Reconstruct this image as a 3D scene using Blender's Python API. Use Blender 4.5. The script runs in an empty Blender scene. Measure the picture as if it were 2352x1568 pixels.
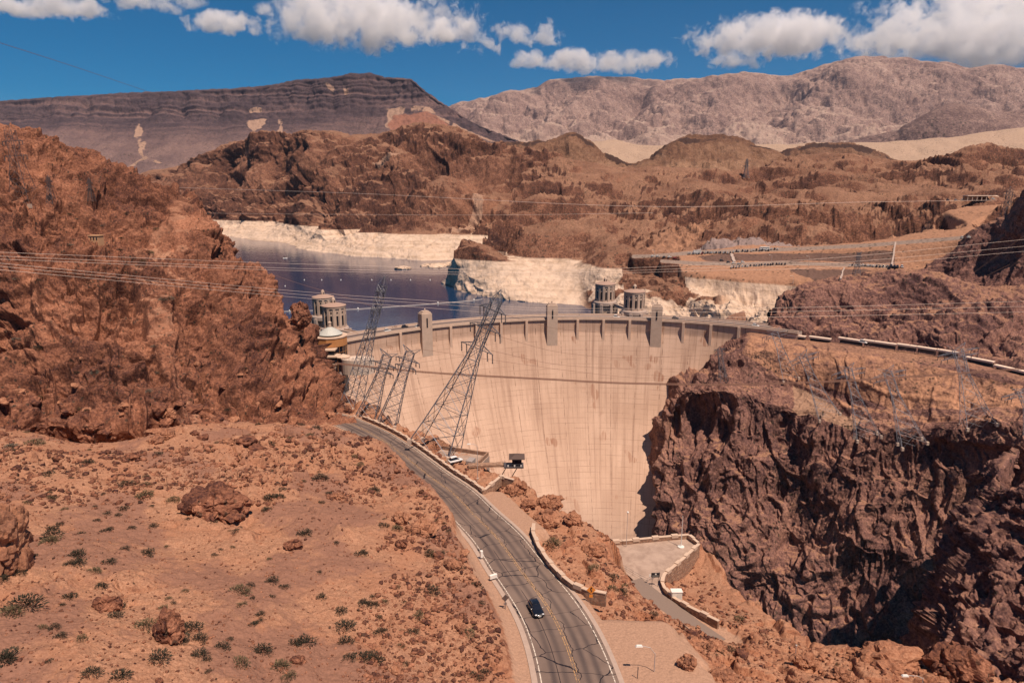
import bpy, bmesh, math, random
import numpy as np
from mathutils import Vector, Matrix
R = math.radians
rng = np.random.default_rng(7)
random.seed(7)
scene = bpy.context.scene
COL = scene.collection
# ---------------------------------------------------------------- camera
CAMZ = 90.0; F = 1536.0; PITCH = R(13)
CP, SP = math.cos(PITCH), math.sin(PITCH)
cam_d = bpy.data.cameras.new('camera'); cam = bpy.data.objects.new('camera', cam_d); COL.objects.link(cam)
cam.location = (0, 0, CAMZ); cam.rotation_euler = (math.pi/2 - PITCH, 0, 0)
cam_d.sensor_width = 36; cam_d.lens = 36*F/2352; cam_d.clip_start = 1; cam_d.clip_end = 80000
scene.camera = cam

def ray(px, py):
    cx = (px-1176)/F; cy = (784-py)/F
    return cx, CP + SP*cy, -SP + CP*cy
def PY(px, py, Y):
    x, y, z = ray(px, py); t = Y/y
    return (x*t, Y, CAMZ+z*t)
def PZ(px, py, z):
    x, y, dz = ray(px, py); t = (z-CAMZ)/dz
    return (x*t, y*t, z)
def proj(p):
    p = np.asarray(p, float)
    x, y, z = p[..., 0], p[..., 1], p[..., 2]-CAMZ
    fw = y*CP - z*SP; up = y*SP + z*CP
    fw = np.where(fw < 1, 1, fw)
    return 1176+F*x/fw, 784-F*up/fw

# ---------------------------------------------------------------- numpy noise
_P = rng.permutation(256).astype(np.int32); _P = np.concatenate([_P, _P, _P])
_G = rng.normal(size=(256, 3)); _G = (_G/np.linalg.norm(_G, axis=1, keepdims=True)).astype(np.float32)
_RV = rng.random((256, 8)).astype(np.float32)
def _h(ix, iy, iz):
    return _P[_P[_P[ix & 255]+(iy & 255)]+(iz & 255)]
from concurrent.futures import ThreadPoolExecutor
_TP = ThreadPoolExecutor(4)
def chunked(fn, p, *a):
    p = np.asarray(p, np.float32); n = len(p)
    if n < 50000: return fn(p, *a)
    k = 40000; r = list(_TP.map(lambda i: fn(p[i:i+k], *a), range(0, n, k)))
    return tuple(np.concatenate(c) for c in zip(*r)) if isinstance(r[0], tuple) else np.concatenate(r)
def gnoise(p):
    p = np.asarray(p, np.float32)
    i = np.floor(p); f = p-i; i = i.astype(np.int32)
    u = f*f*f*(f*(f*6-15)+10)
    out = 0
    for dx in (0, 1):
        wx = u[:, 0] if dx else 1-u[:, 0]
        for dy in (0, 1):
            wy = wx*(u[:, 1] if dy else 1-u[:, 1])
            for dz in (0, 1):
                w = wy*(u[:, 2] if dz else 1-u[:, 2])
                g = _G[_h(i[:, 0]+dx, i[:, 1]+dy, i[:, 2]+dz)]
                out = out + w*(g[:, 0]*(f[:, 0]-dx)+g[:, 1]*(f[:, 1]-dy)+g[:, 2]*(f[:, 2]-dz))
    return out*1.5
def fbm(p, S, oct=4, gain=.5, lac=2.03, seed=0): return chunked(_fbm, p, S, oct, gain, lac, seed)
def _fbm(p, S, oct, gain, lac, seed):
    q = np.asarray(p, np.float32)/np.float32(S)+np.float32(seed*17.31)
    a, s, n = 1.0, 0, 0
    for k in range(oct):
        s = s+a*gnoise(q); n += a; q = q*lac+11.7; a *= gain
    return s/n*1.4
def ridged(p, S, oct=5, gain=.5, seed=0): return chunked(_ridged, p, S, oct, gain, seed)
def _ridged(p, S, oct, gain, seed):
    q = np.asarray(p, np.float32)/np.float32(S)+np.float32(seed*13.7)
    a, s, n, w = 1.0, 0, 0, 1.0
    for k in range(oct):
        v = 1-np.abs(gnoise(q)); v = v*v*w
        s = s+a*v; n += a; w = np.clip(v*1.6, 0, 1); q = q*2.07+5.3; a *= gain
    return s/n
def worley(p, S, aniso=(1, 1, 1), warp=.35, seed=0): return chunked(_worley, p, S, aniso, warp, seed)
def _worley(p, S, aniso, warp, seed):
    """faceted blocks: block height, crack mask, block random"""
    p = np.asarray(p, np.float32)
    q = p*np.array(aniso, np.float32)/np.float32(S)+np.float32(seed*7.77)
    if warp:
        w = np.stack([gnoise(q*1.7+31.1), gnoise(q*1.7+57.9), gnoise(q*1.7+83.3)], 1)
        q = q+warp*w
    b = np.floor(q-.5).astype(np.int32)
    f1 = np.full(len(q), 9., np.float32); f2 = f1.copy(); idx = np.zeros(len(q), np.int32)
    cd = np.zeros((len(q), 3), np.float32)
    for dx in (0, 1):
        for dy in (0, 1):
            for dz in (0, 1):
                c = b+np.array([dx, dy, dz], np.int32)
                h = _h(c[:, 0], c[:, 1], c[:, 2])
                ctr = c+.5+(_RV[h, :3]-.5)*.95
                d = q-ctr; dd = np.einsum('ij,ij->i', d, d)
                m = dd < f1
                f2 = np.where(m, f1, np.minimum(f2, dd)); f1 = np.where(m, dd, f1)
                idx = np.where(m, h, idx); cd[m] = d[m]
    gr = _G[(idx*7+3) & 255]
    hgt = (_RV[idx, 3]-.5)*1.0+np.einsum('ij,ij->i', gr, cd)*.9
    e = np.sqrt(f2)-np.sqrt(f1)
    E = np.clip(e/.17, 0, 1); E = E*(2-E)
    return (hgt*.85+.42)*E, E, _RV[idx, 4]
def sstep(a, b, x):
    t = np.clip((x-a)/(b-a), 0, 1); return t*t*(3-2*t)

# ---------------------------------------------------------------- interpolation
def pchip(x, y, xn):
    x = np.asarray(x, float); y = np.asarray(y, float)
    sh = (-1,)+(1,)*(y.ndim-1)
    h = np.diff(x).reshape(sh); d = np.diff(y, axis=0)/h
    m = np.zeros_like(y); m[0] = d[0]; m[-1] = d[-1]
    if len(x) > 2:
        a, b = d[:-1], d[1:]
        m[1:-1] = np.where(a*b > 0, 2*a*b/np.where(a+b == 0, 1, a+b), 0)
    k = np.clip(np.searchsorted(x, xn, side='right')-1, 0, len(x)-2)
    hk = np.diff(x)[k].reshape(sh); t = ((xn-x[k])/np.diff(x)[k]).reshape(sh)
    return ((1+2*t)*(1-t)**2*y[k]+t*(1-t)**2*hk*m[k]+t*t*(3-2*t)*y[k+1]+t*t*(t-1)*hk*m[k+1])
def row_world(row):
    out = []
    for p in row:
        if len(p) == 4: out.append(p[:3])                      # world point
        elif isinstance(p[2], str): out.append(PZ(p[0], p[1], float(p[2][1:])))   # 'z-46'
        else: out.append(PY(*p))
    return np.array(out, float)
def sheet(rows, nu, nv, maxseg=90):
    """grid surface through rows of points; returns (nv,nu,3), u, v"""
    un = np.linspace(0, 1, nu); lines = []
    for r in rows:
        w = row_world(r); a, b = proj(w)
        seg = np.hypot(np.diff(a), np.diff(b)); seg = np.clip(seg, 4, None)
        hid = np.array([len(p) == 4 for p in r])
        seg = np.where(hid[1:] | hid[:-1], np.minimum(seg, 25), seg)
        s = np.concatenate([[0], np.cumsum(seg)]); lines.append(pchip(s/s[-1], w, un))
    L = np.array(lines)
    dv = []
    for i in range(len(L)-1):
        a0, b0 = proj(L[i]); a1, b1 = proj(L[i+1])
        dv.append(np.clip(np.median(np.hypot(a1-a0, b1-b0)), 6, maxseg))
    v = np.concatenate([[0], np.cumsum(dv)]); v /= v[-1]
    vn = np.linspace(0, 1, nv)
    return pchip(v, L, vn), un, vn, v
def blur(a, n):
    for _ in range(n):
        b = a.copy(); b[1:-1] = (a[:-2]+2*a[1:-1]+a[2:])/4
        c = b.copy(); c[:, 1:-1] = (b[:, :-2]+2*b[:, 1:-1]+b[:, 2:])/4
        a = c
    return a
def normals(G):
    du = np.gradient(G, axis=1); dv = np.gradient(G, axis=0)
    n = np.cross(du, dv); n /= np.linalg.norm(n, axis=2, keepdims=True)+1e-9
    return n

# ---------------------------------------------------------------- object helpers
def mesh_from(name, V, Fc, mat, attrs=None, smooth=False, uv=None):
    me = bpy.data.meshes.new(name)
    V = np.ascontiguousarray(V, np.float32).reshape(-1, 3); Fc = np.ascontiguousarray(Fc, np.int32)
    nf, k = Fc.shape
    me.vertices.add(len(V)); me.vertices.foreach_set('co', V.ravel())
    me.loops.add(nf*k); me.loops.foreach_set('vertex_index', Fc.ravel())
    me.polygons.add(nf)
    me.polygons.foreach_set('loop_start', np.arange(0, nf*k, k, dtype=np.int32))
    me.update(calc_edges=True)
    if smooth: me.polygons.foreach_set('use_smooth', np.ones(nf, bool))
    for an, av in (attrs or {}).items():
        at = me.attributes.new(an, 'FLOAT', 'POINT'); at.data.foreach_set('value', np.ascontiguousarray(av, np.float32).ravel())
    if uv is not None:
        ul = me.uv_layers.new(name='UVMap'); ul.data.foreach_set('uv', np.ascontiguousarray(uv, np.float32)[Fc.ravel()].ravel())
    if mat: me.materials.append(mat)
    return me
def link(name, me, parent=None, **props):
    o = bpy.data.objects.new(name, me); COL.objects.link(o)
    if parent: o.parent = parent
    for k, v in props.items(): o[k] = v
    return o
def grid_faces(nv, nu, keep=None):
    i = np.arange(nv*nu).reshape(nv, nu)
    Fc = np.stack([i[:-1, :-1], i[1:, :-1], i[1:, 1:], i[:-1, 1:]], -1)
    if keep is not None: Fc = Fc[keep]
    return Fc.reshape(-1, 4)

class MB:
    """collects simple shapes for ONE mesh object"""
    def __init__(s): s.v = []; s.f = []; s.n = 0
    def add(s, V, Fs):
        s.v.append(np.asarray(V, float)); s.f += [tuple(int(i)+s.n for i in f) for f in Fs]; s.n += len(V); return s
    def box(s, c, d, rz=0, taper=1.0, M=None):
        x, y, z = np.array(d)/2
        V = np.array([(-x, -y, -z), (x, -y, -z), (x, y, -z), (-x, y, -z), (-x*taper, -y*taper, z), (x*taper, -y*taper, z), (x*taper, y*taper, z), (-x*taper, y*taper, z)])
        cs, sn = math.cos(rz), math.sin(rz)
        V = V@np.array([[cs, sn, 0], [-sn, cs, 0], [0, 0, 1]])+np.array(c)
        return s.add(V, [(3, 2, 1, 0), (4, 5, 6, 7), (0, 1, 5, 4), (1, 2, 6, 5), (2, 3, 7, 6), (3, 0, 4, 7)])
    def bar(s, a, b, r, n=4, r2=None):
        a = np.array(a, float); b = np.array(b, float); d = b-a; L = np.linalg.norm(d)
        if L < 1e-6: return s
        d /= L; u = np.cross(d, (0, 0, 1) if abs(d[2]) < .9 else (1, 0, 0)); u /= np.linalg.norm(u); w = np.cross(d, u)
        r2 = r if r2 is None else r2
        V = []
        for c, rr in ((a, r), (b, r2)):
            for k in range(n):
                t = 2*math.pi*(k+.5)/n; V.append(c+rr*(math.cos(t)*u+math.sin(t)*w))
        Fs = [(k, (k+1) % n, n+(k+1) % n, n+k) for k in range(n)]+[tuple(range(n-1, -1, -1)), tuple(range(n, 2*n))]
        return s.add(V, Fs)
    def path(s, pts, r, n=5):
        pts = np.array(pts, float); V = []
        for i, c in enumerate(pts):
            d = pts[min(i+1, len(pts)-1)]-pts[max(i-1, 0)]; d /= np.linalg.norm(d)+1e-9
            u = np.cross(d, (0, 0, 1) if abs(d[2]) < .95 else (1, 0, 0)); u /= np.linalg.norm(u); w = np.cross(d, u)
            rr = r[i] if hasattr(r, '__len__') else r
            for k in range(n):
                t = 2*math.pi*k/n; V.append(c+rr*(math.cos(t)*u+math.sin(t)*w))
        Fs = [(i*n+k, i*n+(k+1) % n, (i+1)*n+(k+1) % n, (i+1)*n+k) for i in range(len(pts)-1) for k in range(n)]
        Fs += [tuple(range(n-1, -1, -1)), tuple((len(pts)-1)*n+k for k in range(n))]
        return s.add(V, Fs)
    def lathe(s, prof, c=(0, 0, 0), n=24, a0=0):
        V = []; c = np.array(c)
        for r, z in prof:
            for k in range(n):
                t = a0+2*math.pi*k/n; V.append(c+(r*math.cos(t), r*math.sin(t), z))
        m = len(prof)
        Fs = [(i*n+k, i*n+(k+1) % n, (i+1)*n+(k+1) % n, (i+1)*n+k) for i in range(m-1) for k in range(n)]
        Fs += [tuple(range(n-1, -1, -1)), tuple((m-1)*n+k for k in range(n))]
        return s.add(V, Fs)
    def prism(s, poly, z0, z1):
        n = len(poly); V = [(x, y, z0) for x, y in poly]+[(x, y, z1) for x, y in poly]
        Fs = [(k, (k+1) % n, n+(k+1) % n, n+k) for k in range(n)]+[tuple(range(n-1, -1, -1)), tuple(range(n, 2*n))]
        return s.add(V, Fs)
    def quad(s, a, b, c, d): return s.add([a, b, c, d], [(0, 1, 2, 3)])
    def build(s, name, mat, parent=None, smooth=False, bevel=0, **props):
        me = bpy.data.meshes.new(name)
        V = np.concatenate(s.v) if s.v else np.zeros((0, 3))
        me.from_pydata(V.tolist(), [], s.f); me.update()
        bm = bmesh.new(); bm.from_mesh(me); bmesh.ops.recalc_face_normals(bm, faces=bm.faces)
        if bevel: bmesh.ops.bevel(bm, geom=list(bm.edges), offset=bevel, segments=1, affect='EDGES', clamp_overlap=True)
        bm.to_mesh(me); bm.free()
        if smooth:
            me.polygons.foreach_set('use_smooth', np.ones(len(me.polygons), bool))
            try: me.set_sharp_from_angle(angle=R(40))
            except Exception: pass
        if mat: me.materials.append(mat)
        return link(name, me, parent, **props)
def thing(name, label, cat, loc=(0, 0, 0), rz=0, group=None):
    o = bpy.data.objects.new(name, None); COL.objects.link(o); o.empty_display_size = .5
    o.location = loc; o.rotation_euler = (0, 0, rz); o['label'] = label; o['category'] = cat
    if group: o['group'] = group
    return o
def dup(root, loc=None, rz=None, label=None, group=None, scale=None):
    r = root.copy(); COL.objects.link(r)
    if loc is not None: r.location = loc
    if rz is not None: r.rotation_euler = (0, 0, rz)
    if scale is not None: r.scale = scale
    if label: r['label'] = label
    if group: r['group'] = group
    for ch in list(root.children):
        c = ch.copy(); COL.objects.link(c); c.parent = r
        for g in list(ch.children):
            d = g.copy(); COL.objects.link(d); d.parent = c
    return r

# ---------------------------------------------------------------- materials
class NT:
    def __init__(s, name):
        s.m = bpy.data.materials.new(name); s.m.use_nodes = True; s.t = s.m.node_tree; s.N = s.t.nodes; s.L = s.t.links
        s.b = s.N['Principled BSDF']; s.b.inputs['Roughness'].default_value = .95
        s.b.inputs['Specular IOR Level'].default_value = .15
        s.tc = s.N.new('ShaderNodeTexCoord'); s.co = s.tc.outputs['Object']
    def set(s, inp, v):
        if hasattr(v, 'links') or hasattr(v, 'is_linked'): s.L.new(v, inp)
        elif isinstance(v, (tuple, list)) and len(v) == 3 and inp.type == 'RGBA': inp.default_value = (*v, 1)
        else: inp.default_value = v
    def attr(s, n):
        a = s.N.new('ShaderNodeAttribute'); a.attribute_name = n; return a.outputs['Fac']
    def map(s, scale=(1, 1, 1), co=None, rot=(0, 0, 0), loc=(0, 0, 0)):
        m = s.N.new('ShaderNodeMapping'); s.L.new(co or s.co, m.inputs['Vector'])
        m.inputs['Scale'].default_value = scale; m.inputs['Rotation'].default_value = rot; m.inputs['Location'].default_value = loc
        return m.outputs[0]
    def noise(s, scale, detail=5, rough=.55, co=None, dist=0):
        n = s.N.new('ShaderNodeTexNoise'); n.inputs['Scale'].default_value = scale; n.inputs['Detail'].default_value = detail
        n.inputs['Roughness'].default_value = rough; n.inputs['Distortion'].default_value = dist
        s.L.new(co or s.co, n.inputs['Vector']); return n.outputs['Fac']
    def vor(s, scale, feature='F1', co=None, out='Distance', rand=1):
        n = s.N.new('ShaderNodeTexVoronoi'); n.feature = feature; n.inputs['Scale'].default_value = scale
        n.inputs['Randomness'].default_value = rand
        s.L.new(co or s.co, n.inputs['Vector']); return n.outputs[out]
    def ramp(s, fac, stops, interp='LINEAR'):
        r = s.N.new('ShaderNodeValToRGB'); s.L.new(fac, r.inputs[0]); e = r.color_ramp.elements; r.color_ramp.interpolation = interp
        while len(e) < len(stops): e.new(.5)
        for el, (p, c) in zip(e, stops):
            el.position = p; el.color = (*c, 1) if isinstance(c, (tuple, list)) else (c, c, c, 1)
        return r.outputs[0]
    def mix(s, fac, a, b, mode='MIX'):
        m = s.N.new('ShaderNodeMix'); m.data_type = 'RGBA'; m.blend_type = mode
        s.set(m.inputs[0], fac); s.set(m.inputs[6], a); s.set(m.inputs[7], b); return m.outputs[2]
    def math(s, op, a, b=0, c=0, clamp=False):
        m = s.N.new('ShaderNodeMath'); m.operation = op; m.use_clamp = clamp
        s.set(m.inputs[0], a); s.set(m.inputs[1], b); s.set(m.inputs[2], c); return m.outputs[0]
    def rng(s, v, a, b, c=0, d=1):
        m = s.N.new('ShaderNodeMapRange'); m.interpolation_type = 'SMOOTHSTEP'
        s.set(m.inputs[0], v)
        for i, x in enumerate((a, b, c, d)): m.inputs[i+1].default_value = x
        return m.outputs[0]
    def sep(s, co=None):
        n = s.N.new('ShaderNodeSeparateXYZ'); s.L.new(co or s.co, n.inputs[0]); return n.outputs
    def bump(s, h, strength=.5, dist=1.0):
        b = s.N.new('ShaderNodeBump'); b.inputs['Strength'].default_value = strength; b.inputs['Distance'].default_value = dist
        s.L.new(h, b.inputs['Height']); s.L.new(b.outputs[0], s.b.inputs['Normal'])
    def col(s, c): s.set(s.b.inputs['Base Color'], c)
def flat(name, c, rough=.7, metal=0, var=.12, scale=3.0, spec=.3):
    n = NT(name); k = n.noise(scale, 4)
    n.col(n.mix(k, tuple(x*(1-var) for x in c), tuple(min(1, x*(1+var)) for x in c)))
    n.b.inputs['Roughness'].default_value = rough; n.b.inputs['Metallic'].default_value = metal; n.b.inputs['Specular IOR Level'].default_value = spec
    return n.m
# ================================================================ light and sky
w = bpy.data.worlds.new("World"); scene.world = w; w.use_nodes = True
SUN_EL = R(64); SUN_H = np.array([.64, -.77])
wt = w.node_tree; bg = wt.nodes['Background']
sky = wt.nodes.new('ShaderNodeTexSky'); sky.sky_type = 'NISHITA'; sky.sun_disc = False
sky.sun_elevation = SUN_EL; sky.sun_rotation = math.atan2(SUN_H[0], SUN_H[1])
sky.altitude = 2500; sky.air_density = 1.0; sky.dust_density = .8; sky.ozone_density = 6.0
hs = wt.nodes.new('ShaderNodeHueSaturation'); hs.inputs['Saturation'].default_value = 1.55; hs.inputs['Hue'].default_value = .49; hs.inputs['Value'].default_value = .58
wt.links.new(sky.outputs[0], hs.inputs['Color']); wt.links.new(hs.outputs[0], bg.inputs['Color'])
bg.inputs['Strength'].default_value = .095
sl = bpy.data.lights.new('sun', 'SUN'); sl.energy = 5.0; sl.angle = R(.5); sl.color = (1, .81, .65)
so = bpy.data.objects.new('sun', sl); COL.objects.link(so)
sd = np.array([*(SUN_H/np.linalg.norm(SUN_H)*math.cos(SUN_EL)), math.sin(SUN_EL)])
so.rotation_euler = Vector(sd).to_track_quat('Z', 'Y').to_euler(); so.location = (0, -50, 300)
scene.view_settings.view_transform = 'Standard'; scene.view_settings.look = 'None'
scene.view_settings.exposure = .28; scene.view_settings.gamma = 1
scene.cycles.max_bounces = 14; scene.cycles.diffuse_bounces = 2; scene.cycles.glossy_bounces = 2
scene.cycles.transmission_bounces = 3; scene.cycles.volume_bounces = 12; scene.cycles.use_denoising = True
scene.cycles.caustics_reflective = False; scene.cycles.caustics_refractive = False

def haze_box():
    mb = MB(); mb.box((0, 6500, 1035), (30000, 21000, 2530)); n = NT('haze_air'); n.N.remove(n.b)
    v = n.N.new('ShaderNodeVolumePrincipled'); v.inputs['Density'].default_value = HAZE; v.inputs['Color'].default_value = (.62, .74, 1.0, 1); v.inputs['Anisotropy'].default_value = .2
    n.L.new(v.outputs[0], n.N['Material Output'].inputs['Volume']); n.m.volume_intersection_method if False else None
    mb.build('haze', n.m, kind='stuff')
HAZE = 1.1e-5
if HAZE: haze_box()
# ================================================================ rock materials
def rockmat(name, dark, mid, light, sand, S, bump=.5, ring=None, strata=0, patch=None, rough=.95, speck=.95, dot=.4, dotk=.8, vb=.35):
    n = NT(name)
    blk = n.attr('blk'); k1 = n.noise(1/(S*9), 4, .6); k2 = n.noise(1/(S*.9), 6, .7, dist=.4); k3 = n.noise(1/(S*.16), 4, .7)
    v = n.math('ADD', n.math('MULTIPLY', blk, .34), n.math('MULTIPLY', k1, .50))
    v = n.math('ADD', v, n.math('MULTIPLY', n.math('SUBTRACT', k2, .5), .6))
    v = n.math('ADD', v, n.math('MULTIPLY', n.math('SUBTRACT', k3, .5), speck))
    if strata:
        z = n.noise(1/S*.6, 4, .65, co=n.map((.02, .02, strata)))
        v = n.math('ADD', v, n.math('MULTIPLY', n.math('SUBTRACT', z, .5), .9))
    c = n.ramp(v, [(.22, dark), (.45, mid), (.70, light)])
    dots = n.math('MULTIPLY', n.rng(n.vor(1/(S*dot), co=n.map((1, 1, .7))), .30, .17), n.rng(n.noise(1/(S*4), 3), .42, .58))
    sm = n.attr('sand')
    sn = n.noise(1/(S*.35), 5, .75)
    sc = n.mix(n.rng(sn, .3, .75), tuple(x*.72 for x in sand), tuple(min(1, x*1.14) for x in sand))
    sc = n.mix(n.rng(n.noise(1/(S*.11), 3, .7), .36, .66), n.mix(.38, sc, dark), n.mix(.15, sc, (.62, .42, .30)))
    sc = n.mix(n.rng(n.noise(1/(S*5), 4, .6), .38, .68), sc, n.mix(.55, sc, mid))
    f = n.math('ADD', sm, n.math('MULTIPLY', n.math('SUBTRACT', sn, .5), .5), clamp=True)
    c = n.mix(n.rng(f, .25, .75), c, sc)
    if patch:
        for an, pc in patch.items():
            f = n.math('ADD', n.attr(an), n.math('MULTIPLY', n.math('SUBTRACT', k2, .5), .9))
            c = n.mix(n.rng(f, .35, .65), c, n.mix(n.rng(k3, .3, .7), tuple(x*.75 for x in pc), pc))
    c = n.mix(n.math('MULTIPLY', dots, dotk), c, (.045, .036, .028))
    if ring:
        zo, top = ring[1], ring[0]
        z = n.sep()[2]
        z = n.math('ADD', z, n.math('MULTIPLY', n.math('SUBTRACT', n.noise(.02, 4), .5), zo))
        st = n.noise(.5, 3, .6, co=n.map((.01, .01, .6)))
        rc = n.ramp(n.math('ADD', n.math('MULTIPLY', k2, .7), n.math('MULTIPLY', st, .4)), [(.24, (.13, .085, .065)), (.40, (.40, .285, .205)), (.62, (.60, .45, .345))])
        c = n.mix(n.math('MULTIPLY', n.rng(z, top+1.2, top-1.2), n.math('SUBTRACT', 1, n.attr('varnish'), clamp=True)), c, rc)
    n.col(c)
    n.b.inputs['Roughness'].default_value = rough; n.b.inputs['Specular IOR Level'].default_value = .08
    h = n.math('ADD', n.noise(1/(S*.42), 7, .60), n.math('MULTIPLY', n.vor(1/(S*.5), 'DISTANCE_TO_EDGE', co=n.map((1, 1, .6))), vb))
    n.bump(h, bump*.8, S*.30)
    return n.m

ROCK_FAR = rockmat('far_rock', (.11, .068, .063), (.255, .168, .142), (.46, .33, .27), (.46, .335, .27), 90, .9)
ROCK_MESA = rockmat('mesa_rock', (.045, .032, .037), (.092, .060, .062), (.17, .105, .095), (.205, .128, .118), 60, .45, patch={'scar': (.37, .235, .17), 'red': (.30, .135, .09)})
ROCK_DOME = rockmat('dome_rock', (.06, .030, .022), (.16, .082, .050), (.31, .185, .12), (.36, .21, .13), 22, .9, patch={'cap': (.065, .036, .028)})
ROCK_PALE = rockmat('pale_rock', (.25, .165, .12), (.40, .28, .20), (.5, .36, .26), (.43, .30, .215), 40, .4)
ROCK_HILL = rockmat('hill_rock', (.035, .018, .017), (.122, .056, .038), (.28, .138, .088), (.30, .155, .097), 14, .6, ring=(-5.5, 2.2), patch={'scar': (.38, .23, .16), 'grey': (.30, .22, .20), 'sandy': (.40, .215, .135), 'lot': (.30, .22, .18), 'bank_shade': (.165, .098, .078)})
ROCK_CANYON = rockmat('canyon_rock', (.075, .040, .040), (.215, .112, .09), (.39, .215, .15), (.36, .185, .112), 7, .7, patch={'sandy': (.47, .245, .15), 'scar': (.37, .225, .155)})
ROCK_CRAG = rockmat('crag_rock', (.07, .031, .026), (.215, .091, .056), (.40, .185, .112), (.42, .21, .13), 4, .7)
ROCK_SAND = rockmat('sand_rock', (.14, .062, .042), (.32, .14, .08), (.46, .24, .145), (.42, .212, .127), 2.2, .6, patch={'dust': (.45, .27, .185), 'gravel': (.29, .148, .102)}, dotk=0, vb=.06)

ZB = []
def finish(name, G, mat, extra=None, keep=None, slope=(.70, .90), sandk=1.0, smooth=False, blk=None, mask=None):
    nv, nu = G.shape[:2]; ZB.append(G.reshape(-1, 3).astype(np.float32))
    nz = blur(normals(blur(G, 2))[..., 2], 1); nz = np.abs(nz)
    sand = sstep(slope[0], slope[1], nz)*sandk
    if mask is not None: sand = np.clip(sand+mask, 0, 1)
    at = {'sand': sand.ravel(), 'blk': (blk if blk is not None else np.full(nv*nu, .5))}
    at.update(extra or {})
    me = mesh_from(name, G.reshape(-1, 3), grid_faces(nv, nu, keep), mat, at, smooth)
    return link(name, me, None, kind='structure')
def inpoly(px, py, poly):
    c = np.zeros(px.shape, bool); n = len(poly)
    for i in range(n):
        x1, y1 = poly[i]; x2, y2 = poly[(i+1) % n]
        if y1 == y2: continue
        m = ((y1 > py) != (y2 > py)) & (px < (x2-x1)*(py-y1)/(y2-y1)+x1); c ^= m
    return c
def below(row, dy, Yf, dY=0): return [(p[0], p[1]+dy, (p[2]*Yf+dY)) for p in row]
def lerprow(a, b, t, Yt=None):
    xs = [p[0] for p in a]; bx = [p[0] for p in b]
    return [(x, p[1]*(1-t)+np.interp(x, bx, [q[1] for q in b])*t, p[2]*(1-(Yt or t))+np.interp(x, bx, [q[2] for q in b])*(Yt or t)) for x, p in zip(xs, a)]

# ================================================================ far mountains
rid = [(900, 290, 12500), (980, 262, 12500), (1022, 243, 12500), (1100, 238, 12400), (1150, 224, 12300), (1200, 208, 12200), (1270, 183, 12000), (1330, 184, 12000), (1400, 177, 12000), (1480, 178, 11800), (1600, 178, 11600), (1700, 166, 11500), (1750, 172, 11500), (1800, 172, 11400), (1900, 144, 11200), (1960, 137, 11000), (2040, 143, 11000), (2160, 146, 10800), (2240, 155, 10500), (2310, 150, 10300), (2400, 156, 10300), (2550, 150, 10300)]
base = [(900, 345, 8200), (1400, 348, 8000), (1900, 345, 7400), (2300, 318, 7000), (2550, 310, 7000)]
rows = [below(rid, 120, 1.25), rid, lerprow(rid, base, .3), lerprow(rid, base, .65), lerprow(rid, base, 1.0), below(lerprow(rid, base, 1), 90, .85)]
G, un, vn, vr = sheet(rows, 900, 230)
N = normals(blur(G, 3)); P = G.reshape(-1, 3)
d = (ridged(P*np.array([1, .8, .6]), 2100, 7, .58, 1)-.45)*620+(ridged(P, 420, 5, .6, 2)-.45)*200
env = sstep(0, .1, np.interp(vn, [0, vr[1], vr[2], vr[4], 1], [0, .03, .7, .6, .3]))[:, None]*np.ones(len(un))
d = (d.reshape(env.shape))*np.interp(vn, [0, vr[1], vr[2], vr[4], 1], [.2, .16, .9, .6, .4])[:, None]
G2 = G+N*d[..., None]
_, py_ = proj(G)
hz = np.clip((py_-250)/80, 0, 1)*.8*(.5+.5*np.clip(fbm(P, 1500, 3).reshape(hz.shape if False else py_.shape)+.3, 0, 1))
finish('mountains', G2, ROCK_FAR, slope=(.8, .97), sandk=.6, mask=hz)

# pale pediment and its dark foothills in front of the range
rid = [(1000, 322, 6200), (1100, 326, 6000), (1250, 332, 5800), (1400, 322, 5600), (1480, 333, 5500), (1600, 330, 5400), (1800, 330, 5300), (1990, 326, 5200), (2100, 321, 5200), (2200, 311, 5200), (2352, 290, 5200), (2520, 268, 5200)]
base = [(1000, 365, 4700), (1600, 385, 4400), (2100, 385, 4200), (2520, 370, 4200)]
rows = [below(rid, 60, 1.15), rid, lerprow(rid, base, .5), lerprow(rid, base, 1), below(lerprow(rid, base, 1), 60, .85)]
G, un, vn, vr = sheet(rows, 700, 90)
N = normals(blur(G, 3)); P = G.reshape(-1, 3)
d = (ridged(P, 420, 5, .5, 5)-.4)*46
G2 = G+N*(d.reshape(G.shape[:2])*np.interp(vn, [0, vr[1], vr[2], 1], [.2, .5, 1, 1])[:, None])[..., None]
finish('pale_foothills', G2, ROCK_PALE, slope=(.85, .98), sandk=.9)
rid = [(1890, 345, 6600), (1960, 325, 6500), (2050, 300, 6400), (2120, 268, 6300), (2180, 246, 6300), (2230, 252, 6200), (2290, 262, 6100), (2340, 250, 6100), (2430, 240, 6000), (2550, 230, 6000)]
base = [(1890, 352, 5900), (2100, 352, 5700), (2550, 345, 5600)]
rows = [below(rid, 80, 1.15), rid, lerprow(rid, base, .5), lerprow(rid, base, 1), below(lerprow(rid, base, 1), 60, .9)]
G, un, vn, vr = sheet(rows, 420, 110)
N = normals(blur(G, 3)); P = G.reshape(-1, 3)
d = (ridged(P, 800, 6, .55, 8)-.4)*230
G2 = G+N*(d.reshape(G.shape[:2])*np.interp(vn, [0, vr[1], vr[2], 1], [.2, .35, 1, .7])[:, None])[..., None]
finish('dark_foothills', G2, ROCK_FAR, slope=(2, 3), blk=np.full(px.size if False else G2.shape[0]*G2.shape[1], .12))

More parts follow.
